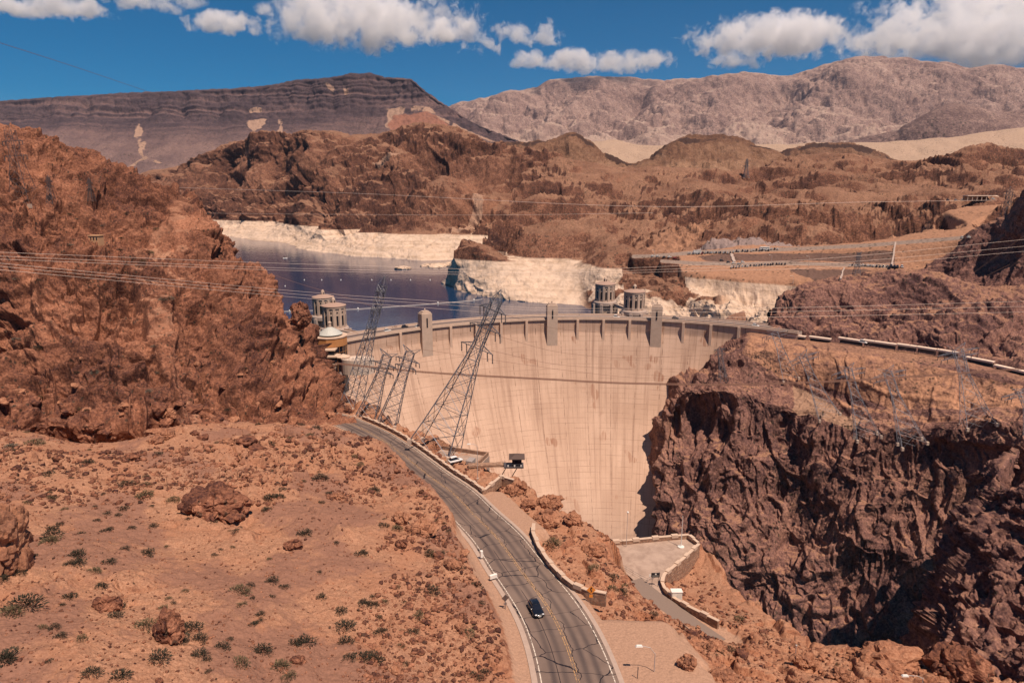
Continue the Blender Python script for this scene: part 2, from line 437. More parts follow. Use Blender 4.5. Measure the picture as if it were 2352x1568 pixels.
# ================================================================ mesa
rid = [(-170, 240, 6800), (-60, 237, 6800), (0, 232, 6800), (150, 222, 6800), (330, 212, 6800), (500, 205, 6700), (620, 196, 6700), (690, 184, 6650), (760, 178, 6600), (810, 169, 6600), (840, 168, 6600), (880, 177, 6550), (940, 181, 6400), (965, 200, 6300), (985, 216, 6250), (1020, 240, 6150), (1060, 266, 6000), (1100, 288, 5850), (1160, 312, 5600), (1230, 335, 5300)]
clf = [(-170, 282, 6560), (0, 278, 6560), (250, 268, 6550), (500, 270, 6500), (700, 262, 6450), (820, 250, 6420), (900, 238, 6300), (960, 240, 6180), (1000, 255, 6080), (1040, 275, 5950), (1100, 300, 5750), (1160, 320, 5500), (1230, 342, 5200)]
mid = [(-170, 330, 6050), (0, 330, 6050), (300, 335, 5950), (600, 330, 5950), (900, 310, 5850), (1060, 325, 5600), (1230, 352, 5100)]
base = [(-170, 420, 5350), (300, 405, 5300), (600, 400, 5300), (900, 380, 5250), (1230, 366, 5000)]
top2 = [(p[0], p[1]+6, p[2]-60) for p in rid]
rows = [below(rid, 70, 1.25), below(rid, 2, 1.08), rid, lerprow(rid, clf, .12), lerprow(rid, clf, 1), lerprow(rid, mid, 1), lerprow(rid, base, 1), below(lerprow(rid, base, 1), 60, .9)]
G, un, vn, vr = sheet(rows, 900, 330)
N = normals(blur(G, 4)); P = G.reshape(-1, 3); px, py = proj(G)
Q = P.copy(); Q[:, 2] *= .25
d1 = ridged(Q, 330, 5, .5, 11)-.45                      # buttresses of the rim
zs = np.abs(gnoise(np.stack([P[:, 0]*.0006, P[:, 1]*.0006, P[:, 2]*.022], 1)))-.25
Q2 = P*np.array([1, .35, .35])
d2 = (ridged(Q2, 520, 5, .5, 12)-.45)                   # gullies of the scree
wc = np.interp(vn, [0, vr[2], vr[3], vr[4]-.02, vr[4]+.03, 1], [.1, .15, 1, 1, .1, .1])[:, None]
wt_ = np.interp(vn, [0, vr[4], vr[5], vr[6], 1], [0, .15, .8, 1, .5])[:, None]
d = d1.reshape(px.shape)*70*wc+zs.reshape(px.shape)*34*wc+d2.reshape(px.shape)*120*wt_+(ridged(P, 90, 3, .5, 13).reshape(px.shape)-.4)*14
G2 = G+N*d[..., None]
wob = fbm(P, 160, 5, .6).reshape(px.shape)*14; wx = px+wob; wy = py+wob*.4
scar = np.zeros(px.shape)
for poly in ([(292, 278), (324, 280), (326, 300), (334, 322), (332, 345), (322, 352), (312, 326), (306, 300)], [(555, 275), (612, 270), (600, 290), (585, 305), (574, 296)], [(634, 270), (655, 270), (652, 290), (655, 306), (640, 306), (642, 290)], [(250, 400), (320, 354), (390, 392), (370, 390), (325, 372), (290, 395)],
             [(885, 246), (985, 240), (1000, 262), (960, 258), (920, 262), (900, 300), (890, 290)], [(985, 262), (1060, 290), (1120, 316), (1160, 328), (1110, 318), (1040, 294)], [(565, 245), (600, 243), (600, 252), (570, 256)], [(740, 190), (800, 200), (800, 225), (770, 215)]):
    scar = np.maximum(scar, inpoly(wx, wy, poly))
red = inpoly(wx, wy, [(900, 262), (985, 258), (1040, 292), (1090, 320), (890, 320)]).astype(float)*.8
mk = wt_*.85*np.ones(px.shape)
finish('mesa', G2, ROCK_MESA, {'scar': (blur(scar, 4)*np.clip(.62+1.3*fbm(P*np.array([1, .3, .3]), 120, 4, .6, seed=3).reshape(px.shape), 0, 1)).ravel(), 'red': (blur(red, 8)*.8).ravel()}, slope=(2, 3), mask=mk, blk=np.clip(.5+zs*1.6, 0, 1))

def terrace(x, w=.16):
    f = np.floor(x); return f+sstep(.5-w, .5+w, x-f)
def craggy(G, S, A, vw=None, seed=0, aniso=(1, 1, .75), fb=.5, out=None, big=None, slab=.55, warp=.22, wk=.6, tw=.16, crack=None):
    """block displacement along the normal at several sizes; out = share of scree between the outcrops"""
    P = G.reshape(-1, 3); sh = G.shape[:2]; N = normals(blur(G, 6)); blk = 0; tot = np.zeros(sh, np.float32)
    om = 1.0
    if out is not None:
        om = sstep(out-.18, out+.16, fbm(P*np.array([1, 1, 1.5]), S[0]*2.6, 4, .6, seed=seed+40)).reshape(sh); om = .16+.84*om
    for i, (s, a) in enumerate(zip(S, A)):
        h, e, r = worley(P, s, aniso, warp, seed+i*3)
        tot += ((a*wk*h).reshape(sh)*(om if i < 3 else 1)).astype(np.float32)
        blk = blk+r*(.5 if i == 0 else .3)
    tot += (fbm(P, S[0]*1.2, 6, .55, seed=seed+20)*A[0]*fb).reshape(sh)
    for k, (sc, st) in enumerate(((1.5, 5.0), (.55, 4.0), (.2, 3.2))):
        n = fbm(P*np.array(aniso), S[0]*sc, 4, .5, seed=seed+80+k)*st; tot += ((terrace(n, tw)*S[0]*sc*slab*.075).reshape(sh)*om).astype(np.float32)
    if crack:
        for k, (sc, dp) in enumerate(crack):
            q = P*np.array([1, 1, .16])/sc; q = q+.35*np.stack([fbm(P, sc*1.4, 3, seed=seed+5+k)]*3, 1); c_ = 1-np.abs(chunked(gnoise, q+k*9.1)); tot -= (sstep(.90, .985, c_)*dp).reshape(sh)
    if big: tot += ((ridged(P*np.array([1, 1, .5]), big[0], 5, .5, seed+60)-.45)*big[1]).reshape(sh)
    if vw is not None: tot *= vw
    G2 = G+N*tot[..., None]
    om = om*np.ones(sh) if out is not None else np.ones(sh)
    return G2, np.clip(np.asarray(blk).reshape(-1)*.6+.42*(1-om.ravel()), 0, 1)

# ================================================================ three domed hills
for rid, bY in (([(1060, 352, 3500), (1130, 328, 3400), (1180, 323, 3350), (1240, 325, 3300), (1285, 314, 3300), (1310, 307, 3300), (1350, 318, 3300), (1380, 340, 3250), (1410, 362, 3200), (1470, 380, 3150)], 2900),
                ([(1440, 386, 3200), (1480, 364, 3250), (1530, 332, 3300), (1570, 313, 3300), (1620, 308, 3300), (1690, 312, 3250), (1735, 333, 3200), (1790, 352, 3150), (1850, 380, 3100)], 2800),
                ([(1730, 385, 3700), (1790, 350, 3700), (1850, 331, 3700), (1900, 325, 3700), (1960, 329, 3650), (2010, 345, 3600), (2070, 372, 3600)], 3100)):
    base = [(p[0], 400, bY) for p in rid]
    rows = [below(rid, 90, 1.3), below(rid, 5, 1.06), rid, lerprow(rid, base, .5), base, below(base, 50, .95)]
    G, un, vn, vr = sheet(rows, 260, 90)
    N = normals(blur(G, 3)); P = G.reshape(-1, 3); px, py = proj(G)
    Q = P*np.array([1, 1, .35])
    d = (ridged(Q, 150, 6, .6, 21)-.4)*36+(ridged(P, 40, 3, .5, 22)-.4)*7
    vd = np.interp(vn, [0, vr[2], vr[3], 1], [.3, .6, 1, 1])[:, None]; G2 = G+N*(d.reshape(px.shape)*vd)[..., None]; G2, _ = craggy(G2, (80, 28, 11), (9, 4.5, 2), vd*np.ones(px.shape), 21, out=-.05, slab=.5)
    cap = np.interp(vn, [0, vr[2], (vr[2]+vr[3])/2, vr[4]], [.1, .15, .45, .75])[:, None]*np.ones(px.shape)
    fv = fbm(P, 110, 4, .6, seed=5).reshape(px.shape); top_ = np.clip(.75-1.5*np.abs(np.interp(vn, [0, vr[2], vr[4]], [0, .1, 1])[:, None]-.22)/.25+fv*1.1, 0, 1)
    finish('domed_hill', G2, ROCK_DOME, {'cap': top_.ravel()}, slope=(2, 3), mask=cap*.8+fv*.5)

# ================================================================ canyon hills beyond the lake
rid = [(235, 425, 2450), (300, 400, 2450), (330, 395, 2450), (400, 372, 2400), (440, 350, 2350), (560, 312, 2300), (640, 305, 2250), (740, 291, 2200), (800, 298, 2150), (870, 305, 2100), (900, 295, 2050), (960, 292, 2050), (1040, 302, 2000), (1120, 322, 1950), (1180, 345, 1900), (1260, 372, 1850), (1340, 385, 1800)]
rt = [(235, 502, 'z-6'), (440, 504, 'z-6'), (640, 512, 'z-6'), (690, 520, 'z-6'), (740, 530, 'z-6'), (820, 537, 'z-6'), (1000, 538, 'z-6'), (1090, 542, 'z-6'), (1340, 548, 'z-6')]
rb = [(235, 540, 'z-47'), (440, 543, 'z-47'), (510, 546, 'z-47'), (640, 560, 'z-47'), (720, 581, 'z-47'), (850, 593, 'z-47'), (960, 600, 'z-47'), (1060, 600, 'z-47'), (1340, 600, 'z-47')]
rtw = [(p[0], p[1], PZ(p[0], p[1], -6)[1]) for p in rt]
m1 = lerprow(rid, rtw, .38, .45); m2 = lerprow(rid, rtw, .75, .8)
m1[4] = (560, 400, 2150); m1[7] = (740, 385, 1900)
rows = [below(rid, 120, 1.35), rid, m1, m2, rt, rb, [(p[0], p[1]+25, 'z-62') for p in rb]]
G, un, vn, vr = sheet(rows, 1000, 330)
vw = np.interp(vn, [0, vr[1], vr[1]+.06, vr[4]-.05, vr[4], vr[5], 1], [.3, .45, 1, 1, .45, .18, .1])[:, None]
G2, blk = craggy(G, (130, 46, 17, 8), (30, 13, 4.6, 1.8), vw, 30, out=-.2, big=(330, 84), slab=.6)
px, py = proj(G); P = G.reshape(-1, 3)
wob = fbm(P, 60, 3).reshape(px.shape)*12
scar = inpoly(px+wob, py+wob*.5, [(1120, 428), (1090, 440), (1030, 530), (1050, 532), (1085, 490)])*1.0
scar = np.maximum(scar, inpoly(px+wob, py+wob*.5, [(850, 360), (918, 338), (905, 352), (868, 378)])*.8)
scar = np.maximum(scar, (fbm(P, 200, 4, seed=4).reshape(px.shape) > .62)*.5)
finish('canyon_hills', G2, ROCK_HILL, {'scar': blur(scar.astype(float), 1).ravel()}, slope=(.72, .92), sandk=.8, blk=blk)

# nearer promontory, plateau and the arizona slope with the car parks
rid = [(1215, 400, 1800), (1235, 392, 1780), (1290, 372, 1750), (1380, 377, 1750), (1480, 380, 1750), (1600, 386, 1750), (1700, 392, 1750), (1750, 388, 1750), (1780, 374, 1750), (1860, 356, 1750), (1940, 350, 1750), (2000, 361, 1700), (2100, 366, 1650), (2150, 360, 1600), (2230, 338, 1550), (2280, 340, 1550), (2352, 345, 1500), (2520, 350, 1500)]
ra = [(1165, 465, 1300), (1300, 450, 1300), (1500, 450, 1300), (1700, 452, 1280), (1900, 445, 1250), (2100, 432, 1200), (2352, 424, 1150), (2520, 424, 1150)]
r_b = [(1095, 548, 1010), (1250, 530, 1020), (1450, 520, 1020), (1600, 512, 1000), (1800, 505, 960), (2000, 490, 930), (2180, 466, 900), (2300, 460, 880), (2520, 458, 860)]
r_c = [(1042, 593, 'z-6'), (1150, 600, 'z-6'), (1310, 606, 'z-6'), (1390, 600, 815), (1470, 590, 800), (1500, 586, 795), (1600, 579, 785), (1750, 573, 765), (1850, 570, 745), (2000, 562, 705), (2200, 546, 645), (2300, 536, 610), (2520, 516, 590)]
r_c2 = [(1032, 610, 'z-16'), (1150, 625, 'z-18'), (1310, 632, 'z-18'), (1390, 615, 800), (1470, 596, 792), (1500, 592, 789), (1600, 585, 778), (1750, 579, 757), (1850, 576, 737), (2000, 568, 697), (2200, 552, 637), (2300, 542, 602), (2520, 522, 582)]
r_d = [(1024, 650, 'z-46'), (1060, 668, 'z-46'), (1130, 685, 'z-46'), (1200, 695, 'z-46'), (1310, 701, 'z-46'), (1390, 650, 775), (1450, 625, 768), (1520, 606, 762), (1600, 603, 752), (1650, 603, 742), (1700, 606, 735), (1800, 602, 728), (2000, 607, 668), (2060, 610, 650), (2520, 610, 560)]
r_d2 = [(1022, 660, 'z-52'), (1060, 680, 'z-52'), (1130, 697, 'z-52'), (1200, 705, 'z-52'), (1310, 712, 'z-50'), (1390, 665, 752), (1450, 637, 758), (1520, 614, 753), (1600, 610, 743), (1650, 611, 733), (1700, 614, 724), (1800, 610, 718), (2000, 615, 657), (2060, 618, 640), (2520, 620, 550)]
r_e = [(1022, 690, 'z-60'), (1130, 715, 'z-60'), (1310, 730, 'z-60'), (1390, 690, 700), (1480, 664, 690), (1560, 655, 666), (1610, 668, 645), (1660, 688, 620), (1760, 688, 590), (1900, 690, 560), (2520, 700, 500)]
r_f = [(1022, 730, 'z-70'), (1310, 760, 'z-70'), (1390, 735, 640), (1480, 735, 632), (1600, 735, 612), (1660, 745, 585), (1760, 750, 560), (1900, 760, 520), (2520, 790, 470)]
rows = [below(rid, 120, 1.35), rid, ra, r_b, r_c, r_c2, r_d, r_d2, r_e, r_f]
G, un, vn, vr = sheet(rows, 1200, 460)
px, py = proj(G); P = G.reshape(-1, 3)
def seg_d(px, py, pl):
    dmin = np.full(px.shape, 1e9)
    for (x1, y1), (x2, y2) in zip(pl[:-1], pl[1:]):
        t = np.clip(((px-x1)*(x2-x1)+(py-y1)*(y2-y1))/((x2-x1)**2+(y2-y1)**2), 0, 1)
        dmin = np.minimum(dmin, np.hypot(px-x1-t*(x2-x1), (py-y1-t*(y2-y1))))
    return dmin
ROAD_A = [(1455, 590), (1500, 588), (1600, 581), (1750, 575), (1850, 572), (2000, 564), (2200, 548), (2300, 538)]
ROAD_B = [(1520, 600), (1600, 606), (1650, 606), (1700, 609), (1800, 605), (2000, 611), (2060, 614)]
flatm = sstep(4, 14, np.minimum(seg_d(px, py, ROAD_A), seg_d(px, py, ROAD_B)))
fill = inpoly(px, py, [(1560, 575), (1850, 560), (2200, 520), (2330, 470), (2250, 470), (2150, 480), (2352, 560), (2352, 640), (1950, 640), (1700, 640), (1560, 620)])
vw = np.interp(vn, [0, vr[1], vr[1]+.05, vr[3], vr[4], 1], [.3, .4, 1, 1, .6, .55])[:, None]*flatm*np.where(True, 1-.86*sstep(.2, .8, blur(fill.astype(float), 40)), 1)
left = sstep(1420, 1340, px)*sstep(585, 620, py); vw = vw*(1-left*.55)*(1-.35*sstep(480, 440, py)*sstep(1200, 1300, px))
cave = sstep(1330, 1400, px)*sstep(1780, 1700, px)*sstep(620, 660, py)
G2, blk = craggy(G, (80, 30, 12, 5), (22, 10, 3.8, 1.4), vw*(1+cave*.9), 44, aniso=(1, 1, 1.0), out=-.12, big=(210, 50), slab=.55)
lay = (np.abs(gnoise(np.stack([P[:, 0]*.006, P[:, 1]*.006, P[:, 2]*.09], 1))).reshape(px.shape)-.25)*48*vw*sstep(460, 400, py)*sstep(1650, 1800, px)
G2 = G2+normals(blur(G, 6))*lay[..., None]
wob = fbm(P, 40, 3).reshape(px.shape)*14
sandy = np.maximum(fill*.9, inpoly(px+wob, py+wob*.4, [(1860, 560), (2000, 520), (2120, 488), (2250, 500), (2200, 545), (2000, 562)])*1.0)
sandy = np.maximum(sandy, inpoly(px+wob, py+wob*.4, [(1560, 620), (1900, 625), (1860, 690), (1670, 690), (1640, 640)])*.9)
sandy = np.maximum(sandy, inpoly(px+wob, py+wob*.4, [(1480, 560), (1600, 490), (1680, 480), (1600, 540), (1520, 590)])*.5)
grey = inpoly(px+wob, py+wob*.3, [(1590, 560), (1650, 545), (1720, 535), (1800, 545), (1890, 548), (1900, 562), (1750, 571), (1600, 576)])*1.0
varn = sstep(.0, .12, fbm(P, 45, 4, seed=9).reshape(px.shape)+np.where(inpoly(px, py, [(1425, 590), (1560, 600), (1590, 650), (1560, 668), (1480, 655), (1425, 650)]), .6, -.05))*sstep(1320, 1350, px)*sstep(1680, 1640, px)
lot = (1-sstep(3.5, 5.0, np.minimum(seg_d(px, py+1, ROAD_A), seg_d(px, py+1, ROAD_B))))
bank_ = inpoly(px+wob*.6, py+wob*.3, [(1600, 586), (1690, 583), (1900, 580), (2050, 572), (2060, 606), (1900, 600), (1700, 600), (1620, 598)])*.75  # dark patches paint in the shade of the banks between and below the lots
bank_ = np.maximum(bank_, inpoly(px+wob*.6, py+wob*.3, [(1800, 614), (2050, 620), (1980, 640), (1880, 642)])*.75)
finish('plateau_hills', G2, ROCK_HILL, {'lot': lot.ravel(), 'bank_shade': blur(bank_, 3).ravel(), 'varnish': varn.ravel(), 'sandy': blur(sandy.astype(float), 2).ravel(), 'grey': blur(grey, 2).ravel()}, slope=(.74, .93), sandk=.8, blk=blk)

# shaded spur above the car parks
rid = [(2080, 632, 610), (2110, 612, 610), (2150, 592, 605), (2180, 580, 600), (2230, 532, 590), (2280, 503, 580), (2330, 470, 565), (2365, 415, 550), (2450, 370, 540), (2550, 340, 530)]
base = [(2080, 660, 570), (2200, 670, 540), (2352, 680, 510), (2550, 700, 480)]
rows = [below(rid, 120, 1.25), below(rid, 8, 1.06), rid, lerprow(rid, base, .5), lerprow(rid, base, 1), below(lerprow(rid, base, 1), 60, .97)]
G, un, vn, vr = sheet(rows, 330, 210)
G2, blk = craggy(G, (40, 14, 5), (8, 3.2, 1.1), np.interp(vn, [0, vr[2], vr[3], 1], [.4, .6, 1, .8])[:, None], 60, aniso=(1, 1, .5))
finish('rocky_spur', G2, ROCK_CANYON, slope=(.78, .95), sandk=.6, blk=blk)

# big rock behind the arizona end of the crest road
rid = [(1768, 752, 470, 0)[:3], (1764, 720, 470), (1768, 700, 470), (1790, 668, 470), (1820, 658, 472), (1850, 650, 474), (1880, 640, 476), (1960, 635, 480), (2050, 622, 480), (2150, 618, 478), (2200, 630, 470), (2280, 648, 460), (2352, 655, 450), (2550, 650, 440)]
mid = [(1766, 758, 450), (1765, 740, 452), (1775, 725, 450), (1800, 715, 446), (1900, 705, 440), (2050, 700, 430), (2150, 705, 415), (2250, 720, 400), (2352, 735, 385), (2550, 740, 370)]
bas = [(1768, 766, 428), (1775, 768, 426), (1850, 775, 418), (1930, 780, 408), (2000, 785, 398), (2100, 793, 382), (2200, 802, 365), (2300, 826, 345), (2352, 840, 332), (2550, 880, 305)]
wrap = lambda r, w: [w]+r
W0 = (*PY(1775, 775, 560)[:2], -20, 1)
rows = [[W0]+below(rid[1:], 150, 1.4), [W0]+below(rid[1:], 20, 1.12), [W0]+rid[1:], [W0]+mid[1:], [W0]+bas[1:], [W0]+below(bas[1:], 40, .985)]
G, un, vn, vr = sheet(rows, 620, 290)
G2, blk = craggy(G, (36, 13, 4.8), (7.5, 3.0, 1.1), np.interp(vn, [0, vr[2], vr[3], vr[4]-.03, vr[4], 1], [.3, .6, 1.2, .8, .15, .1])[:, None], 70, aniso=(1, 1, .6))
finish('rock_bluff', G2, ROCK_CANYON, slope=(.78, .95), sandk=.7, blk=blk)

# ================================================================ right canyon wall below the road
RO = [(1722, 757, 436), (1760, 768, 424), (1800, 776, 417), (1900, 787, 401), (2000, 801, 383), (2100, 813, 368), (2200, 828, 352), (2280, 845, 338), (2352, 864, 324), (2550, 915, 292)]
g1 = [(1695, 788, 420), (1800, 825, 397), (2000, 862, 364), (2200, 885, 337), (2352, 902, 312), (2550, 935, 285)]
g2 = [(1640, 830, 411), (1760, 872, 392), (1900, 912, 372), (2050, 946, 344), (2200, 955, 318), (2352, 945, 295), (2550, 950, 274)]
g3 = [(1555, 887, 405), (1700, 905, 384), (1850, 940, 363), (2000, 985, 335), (2150, 990, 312), (2352, 968, 290), (2550, 972, 268)]
c1 = [(1511, 950, 408), (1600, 965, 394), (1700, 985, 376), (1850, 1030, 352), (2000, 1050, 327), (2200, 1045, 301), (2352, 1030, 280), (2550, 1020, 262)]
c2 = [(1496, 1050, 399), (1650, 1080, 368), (1850, 1110, 341), (2000, 1130, 316), (2200, 1120, 293), (2550, 1100, 257)]
c3 = [(1487, 1150, 386), (1650, 1200, 351), (1850, 1240, 323), (2000, 1250, 303), (2200, 1240, 283), (2550, 1220, 251)]
c4 = [(1488, 1240, 374), (1650, 1320, 330), (1850, 1370, 305), (2050, 1370, 289), (2200, 1380, 272), (2550, 1400, 244)]
c5 = [(1495, 1400, 346), (1650, 1480, 312), (1850, 1520, 290), (2050, 1520, 276), (2200, 1540, 262), (2550, 1560, 238)]
c6 = [(1500, 1640, 325), (1850, 1700, 280), (2200, 1700, 255), (2550, 1720, 232)]
def wl(r):
    x, y, z = row_world(r[:1])[0]; return [(x+14, y+75, z+2, 1), (x+3, y+14, z+.5, 1)]+r
rows = [[(*np.array(row_world(RO[:1])[0])+np.array([20, 70, 0]), 1)]+[(p[0], p[1]-3, p[2]*1.02) for p in RO], [(*np.array(row_world(RO[:1])[0])+np.array([20, 70, 0]), 1)]+RO]+[wl(r) for r in (g1, g2, g3, c1, c2, c3, c4, c5, c6)]
G, un, vn, vr = sheet(rows, 900, 760)
px, py = proj(G); P = G.reshape(-1, 3)
vw = np.interp(vn, [0, vr[1], vr[2]-.02, vr[3], vr[4], vr[5], 1], [.03, .04, .2, .34, .6, 1, 1.1])[:, None]*np.ones(px.shape)
vw = np.maximum(vw, sstep(1760, 1690, px)*sstep(765, 800, py)*.6)
vw = np.maximum(vw, .8*sstep(1690, 1600, px))
G2, blk = craggy(G, (46, 17, 6.2, 2.5), (11, 5.2, 2.0, .75), vw, 80, aniso=(1, 1, .42), fb=.4, big=(90, 15), slab=.72, wk=.34, tw=.09, crack=((30, 2.6), (11, 1.0)))
wob = fbm(P, 14, 3).reshape(px.shape)*14
sandy = inpoly(px+wob, py+wob*.5, [(1730, 770), (2352, 880), (2352, 935), (2200, 940), (2050, 940), (1900, 890), (1800, 870), (1700, 800)])*.55
tl = np.full(px.shape, 1e3)
for xs, ys in (((1757, 1824, 1841, 1936, 2067, 2200, 2300), (856, 878, 885, 929, 963, 972, 972)), ((1930, 1956, 2037, 2209, 2330), (862, 872, 907, 929, 925))):
    ok = (px > xs[0]) & (px < xs[-1]); q = np.where(ok, py-np.interp(px, xs, ys), 1e3); tl = np.where(np.abs(q) < np.abs(tl), q, tl)
ben = sstep(-13, -1, tl)*(1-sstep(0, 6, tl)); G2 = G2+np.array([0, -.55, .8])*(0.9*ben)[..., None]
scar = inpoly(px+wob, py+wob*.5, [(1820, 880), (1900, 915), (1990, 960), (1960, 990), (1880, 960), (1830, 930)])*.8
finish('canyon_wall', G2, ROCK_CANYON, {'sandy': np.clip(blur(sandy, 3)+((tl > -9) & (tl < 0))*.5, 0, 1).ravel(), 'scar': blur(scar, 3).ravel()}, slope=(.78, .95), sandk=.7, blk=blk)

# nearer wall at the far right
rows_ = [[(2316, 1128, 216), (2400, 1095, 208), (2550, 1075, 195)], [(2290, 1175, 213), (2400, 1170, 200), (2550, 1160, 188)], [(2212, 1285, 206), (2352, 1260, 194), (2550, 1235, 180)],
         [(2165, 1400, 197), (2352, 1385, 180), (2550, 1370, 168)], [(2132, 1500, 188), (2352, 1485, 166), (2550, 1470, 155)], [(2118, 1660, 178), (2352, 1660, 152), (2550, 1640, 140)]]
def wl2(r):
    x, y, z = row_world(r[:1])[0]; return [(x+40, y+50, z-4, 1), (x+5, y+12, z-1, 1)]+r
rows = [[(*np.array(row_world(rows_[0][:1])[0])+np.array([40, 60, -30]), 1)]+below(rows_[0], 60, 1.3), [(*np.array(row_world(rows_[0][:1])[0])+np.array([30, 40, -10]), 1)]+below(rows_[0], 5, 1.1)]+[wl2(r) for r in rows_]
G, un, vn, vr = sheet(rows, 330, 420)
G2, blk = craggy(G, (22, 8, 3), (4.0, 1.6, .6), np.interp(vn, [0, vr[2], vr[3], 1], [.3, .5, 1, 1])[:, None], 95, aniso=(.8, .8, .9), fb=.5, slab=1.0, wk=.4, tw=.07, crack=((16, 2.0),))
finish('near_canyon_wall', G2, ROCK_CANYON, slope=(.75, .93), sandk=.5, blk=blk)

# ================================================================ left crag above the road
Lr = [[(-170, 232, 345), (-60, 262, 338), (0, 281, 332), (60, 300, 335), (120, 318, 350), (152, 330, 364)],
      [(-170, 330, 306), (0, 345, 300), (120, 358, 312), (216, 366, 354)],
      [(-170, 430, 274), (0, 430, 268), (150, 430, 284), (292, 426, 342)],
      [(-170, 510, 251), (0, 510, 246), (200, 510, 262), (350, 505, 292), (400, 492, 305), (463, 507, 320)],
      [(-170, 600, 232), (0, 600, 228), (200, 600, 238), (400, 600, 262), (500, 590, 288), (527, 592, 302)],
      [(-170, 700, 214), (0, 700, 210), (250, 700, 220), (450, 700, 240), (580, 690, 270), (624, 692, 287)],
      [(-170, 800, 198), (0, 800, 195), (250, 800, 203), (450, 800, 218), (605, 792, 246), (674, 782, 270)],
      [(-170, 900, 182), (0, 900, 180), (250, 900, 188), (450, 900, 200), (650, 890, 222), (712, 885, 238), (766, 880, 252)],
      [(-170, 985, 166), (0, 985, 168), (250, 980, 178), (450, 980, 189), (650, 980, 202), (750, 980, 214), (816, 975, 226)],
      [(-170, 1060, 158), (0, 1050, 166), (250, 1050, 178), (450, 1050, 188), (650, 1040, 202), (830, 1008, 226)]]
def wr(r):
    x, y, z = row_world(r[-1:])[0]; return r+[(x+1.5, y+14, z-4, 1), (x-6, y+70, z-55, 1)]
rows = [wr(below(Lr[0], 40, 1.15))]+[wr(r) for r in Lr]
G, un, vn, vr = sheet(rows, 900, 760, 140)
px, py = proj(G); P = G.reshape(-1, 3)
vw = np.interp(vn, [0, vr[1], vr[2], vr[3], vr[8], 1], [.15, .3, .6, 1, 1, .5])[:, None]*np.ones(px.shape)
gul = inpoly(px+fbm(P, 14, 3).reshape(px.shape)*26, py, [(400, 470), (450, 500), (440, 620), (400, 700), (430, 820), (460, 900), (480, 1000), (420, 1000), (395, 880), (370, 800), (340, 690), (300, 560)])
gm = blur(gul.astype(float), 10); vw = vw*(1-.45*gm)
sc_ = np.interp(vn, [0, vr[3], vr[8], 1], [1.1, 1.05, 1., .9])[:, None]
G2, blk = craggy(G, (38, 13, 4.8, 1.9), (10.0, 4.4, 1.6, .5), vw*sc_, 110, aniso=(1, 1, .9), fb=.4, out=-.3, big=(80, 12), slab=1.0, wk=.42, tw=.07, crack=((30, 3.0), (11, 1.2)))
finish('crag', G2, ROCK_CRAG, slope=(.78, .95), sandk=.40, blk=blk, mask=gm*.45*(fbm(P, 9, 4, seed=71).reshape(px.shape)*1.2+.6).clip(0, 1.3))
# ================================================================ near ground: one height field with the road cut into it
def ROADZ(Y): return 19-.111*(Y-106)
def road_pt(px, py):
    x, y, z = ray(px, py)                        # plane z = 19-.111(Y-106)
    t = (19+.111*106-CAMZ)/(z+.111*y); return np.array((x*t, y*t, CAMZ+z*t))
CL = [(1345, 1640), (1330.6, 1568), (1307, 1494), (1284, 1436.7), (1241, 1366.6), (1192.5, 1305), (1143.6, 1235), (1084, 1177.6), (1041, 1131), (996.7, 1101), (952, 1065), (905, 1028), (862, 1000), (822, 980)]
cl = np.array([road_pt(*p) for p in CL]); cl = np.concatenate([cl[:1]+(cl[0]-cl[1])*2, cl, cl[-1:]+np.array([[-14, 16, -1.8]]), cl[-1:]+np.array([[-36, 30, -3.4]])])
s_ = np.concatenate([[0], np.cumsum(np.hypot(*np.diff(cl[:, :2], axis=0).T))])
RS = np.linspace(0, s_[-1], 400); RC = pchip(s_, cl, RS)
k_ = np.ones(25)/25; RCs = RC.copy()
for a in range(2): RCs[:, a] = np.convolve(np.pad(RC[:, a], 12, mode='edge'), k_, 'valid')
RCs[:12] = RC[:12]; RCs[-12:] = RC[-12:]; RC = RCs; RC[:, 2] = ROADZ(RC[:, 1])
RT = np.gradient(RC[:, :2], axis=0); RT /= np.linalg.norm(RT, axis=1, keepdims=True); RN = np.stack([RT[:, 1], -RT[:, 0]], 1)   # right-hand side
def road_side(off, dz=0):
    q = RC[:, :2]+RN*off; return np.concatenate([q, (ROADZ(q[:, 1])+dz)[:, None]], 1)
def poly_dist(x, y, pl):
    """signed distance to a polyline (positive on its right), and nearest parameter"""
    best = np.full(x.shape, 1e9); sg = np.zeros(x.shape); par = np.zeros(x.shape)
    for i in range(len(pl)-1):
        ax, ay = pl[i][:2]; bx, by = pl[i+1][:2]; dx, dy = bx-ax, by-ay; L2 = dx*dx+dy*dy+1e-9
        t = np.clip(((x-ax)*dx+(y-ay)*dy)/L2, 0, 1); qx, qy = x-ax-t*dx, y-ay-t*dy; d = np.hypot(qx, qy)
        m = d < best; best = np.where(m, d, best); sg = np.where(m, np.sign(dy*qx-dx*qy), sg); par = np.where(m, i+t, par)
    return best*sg, par
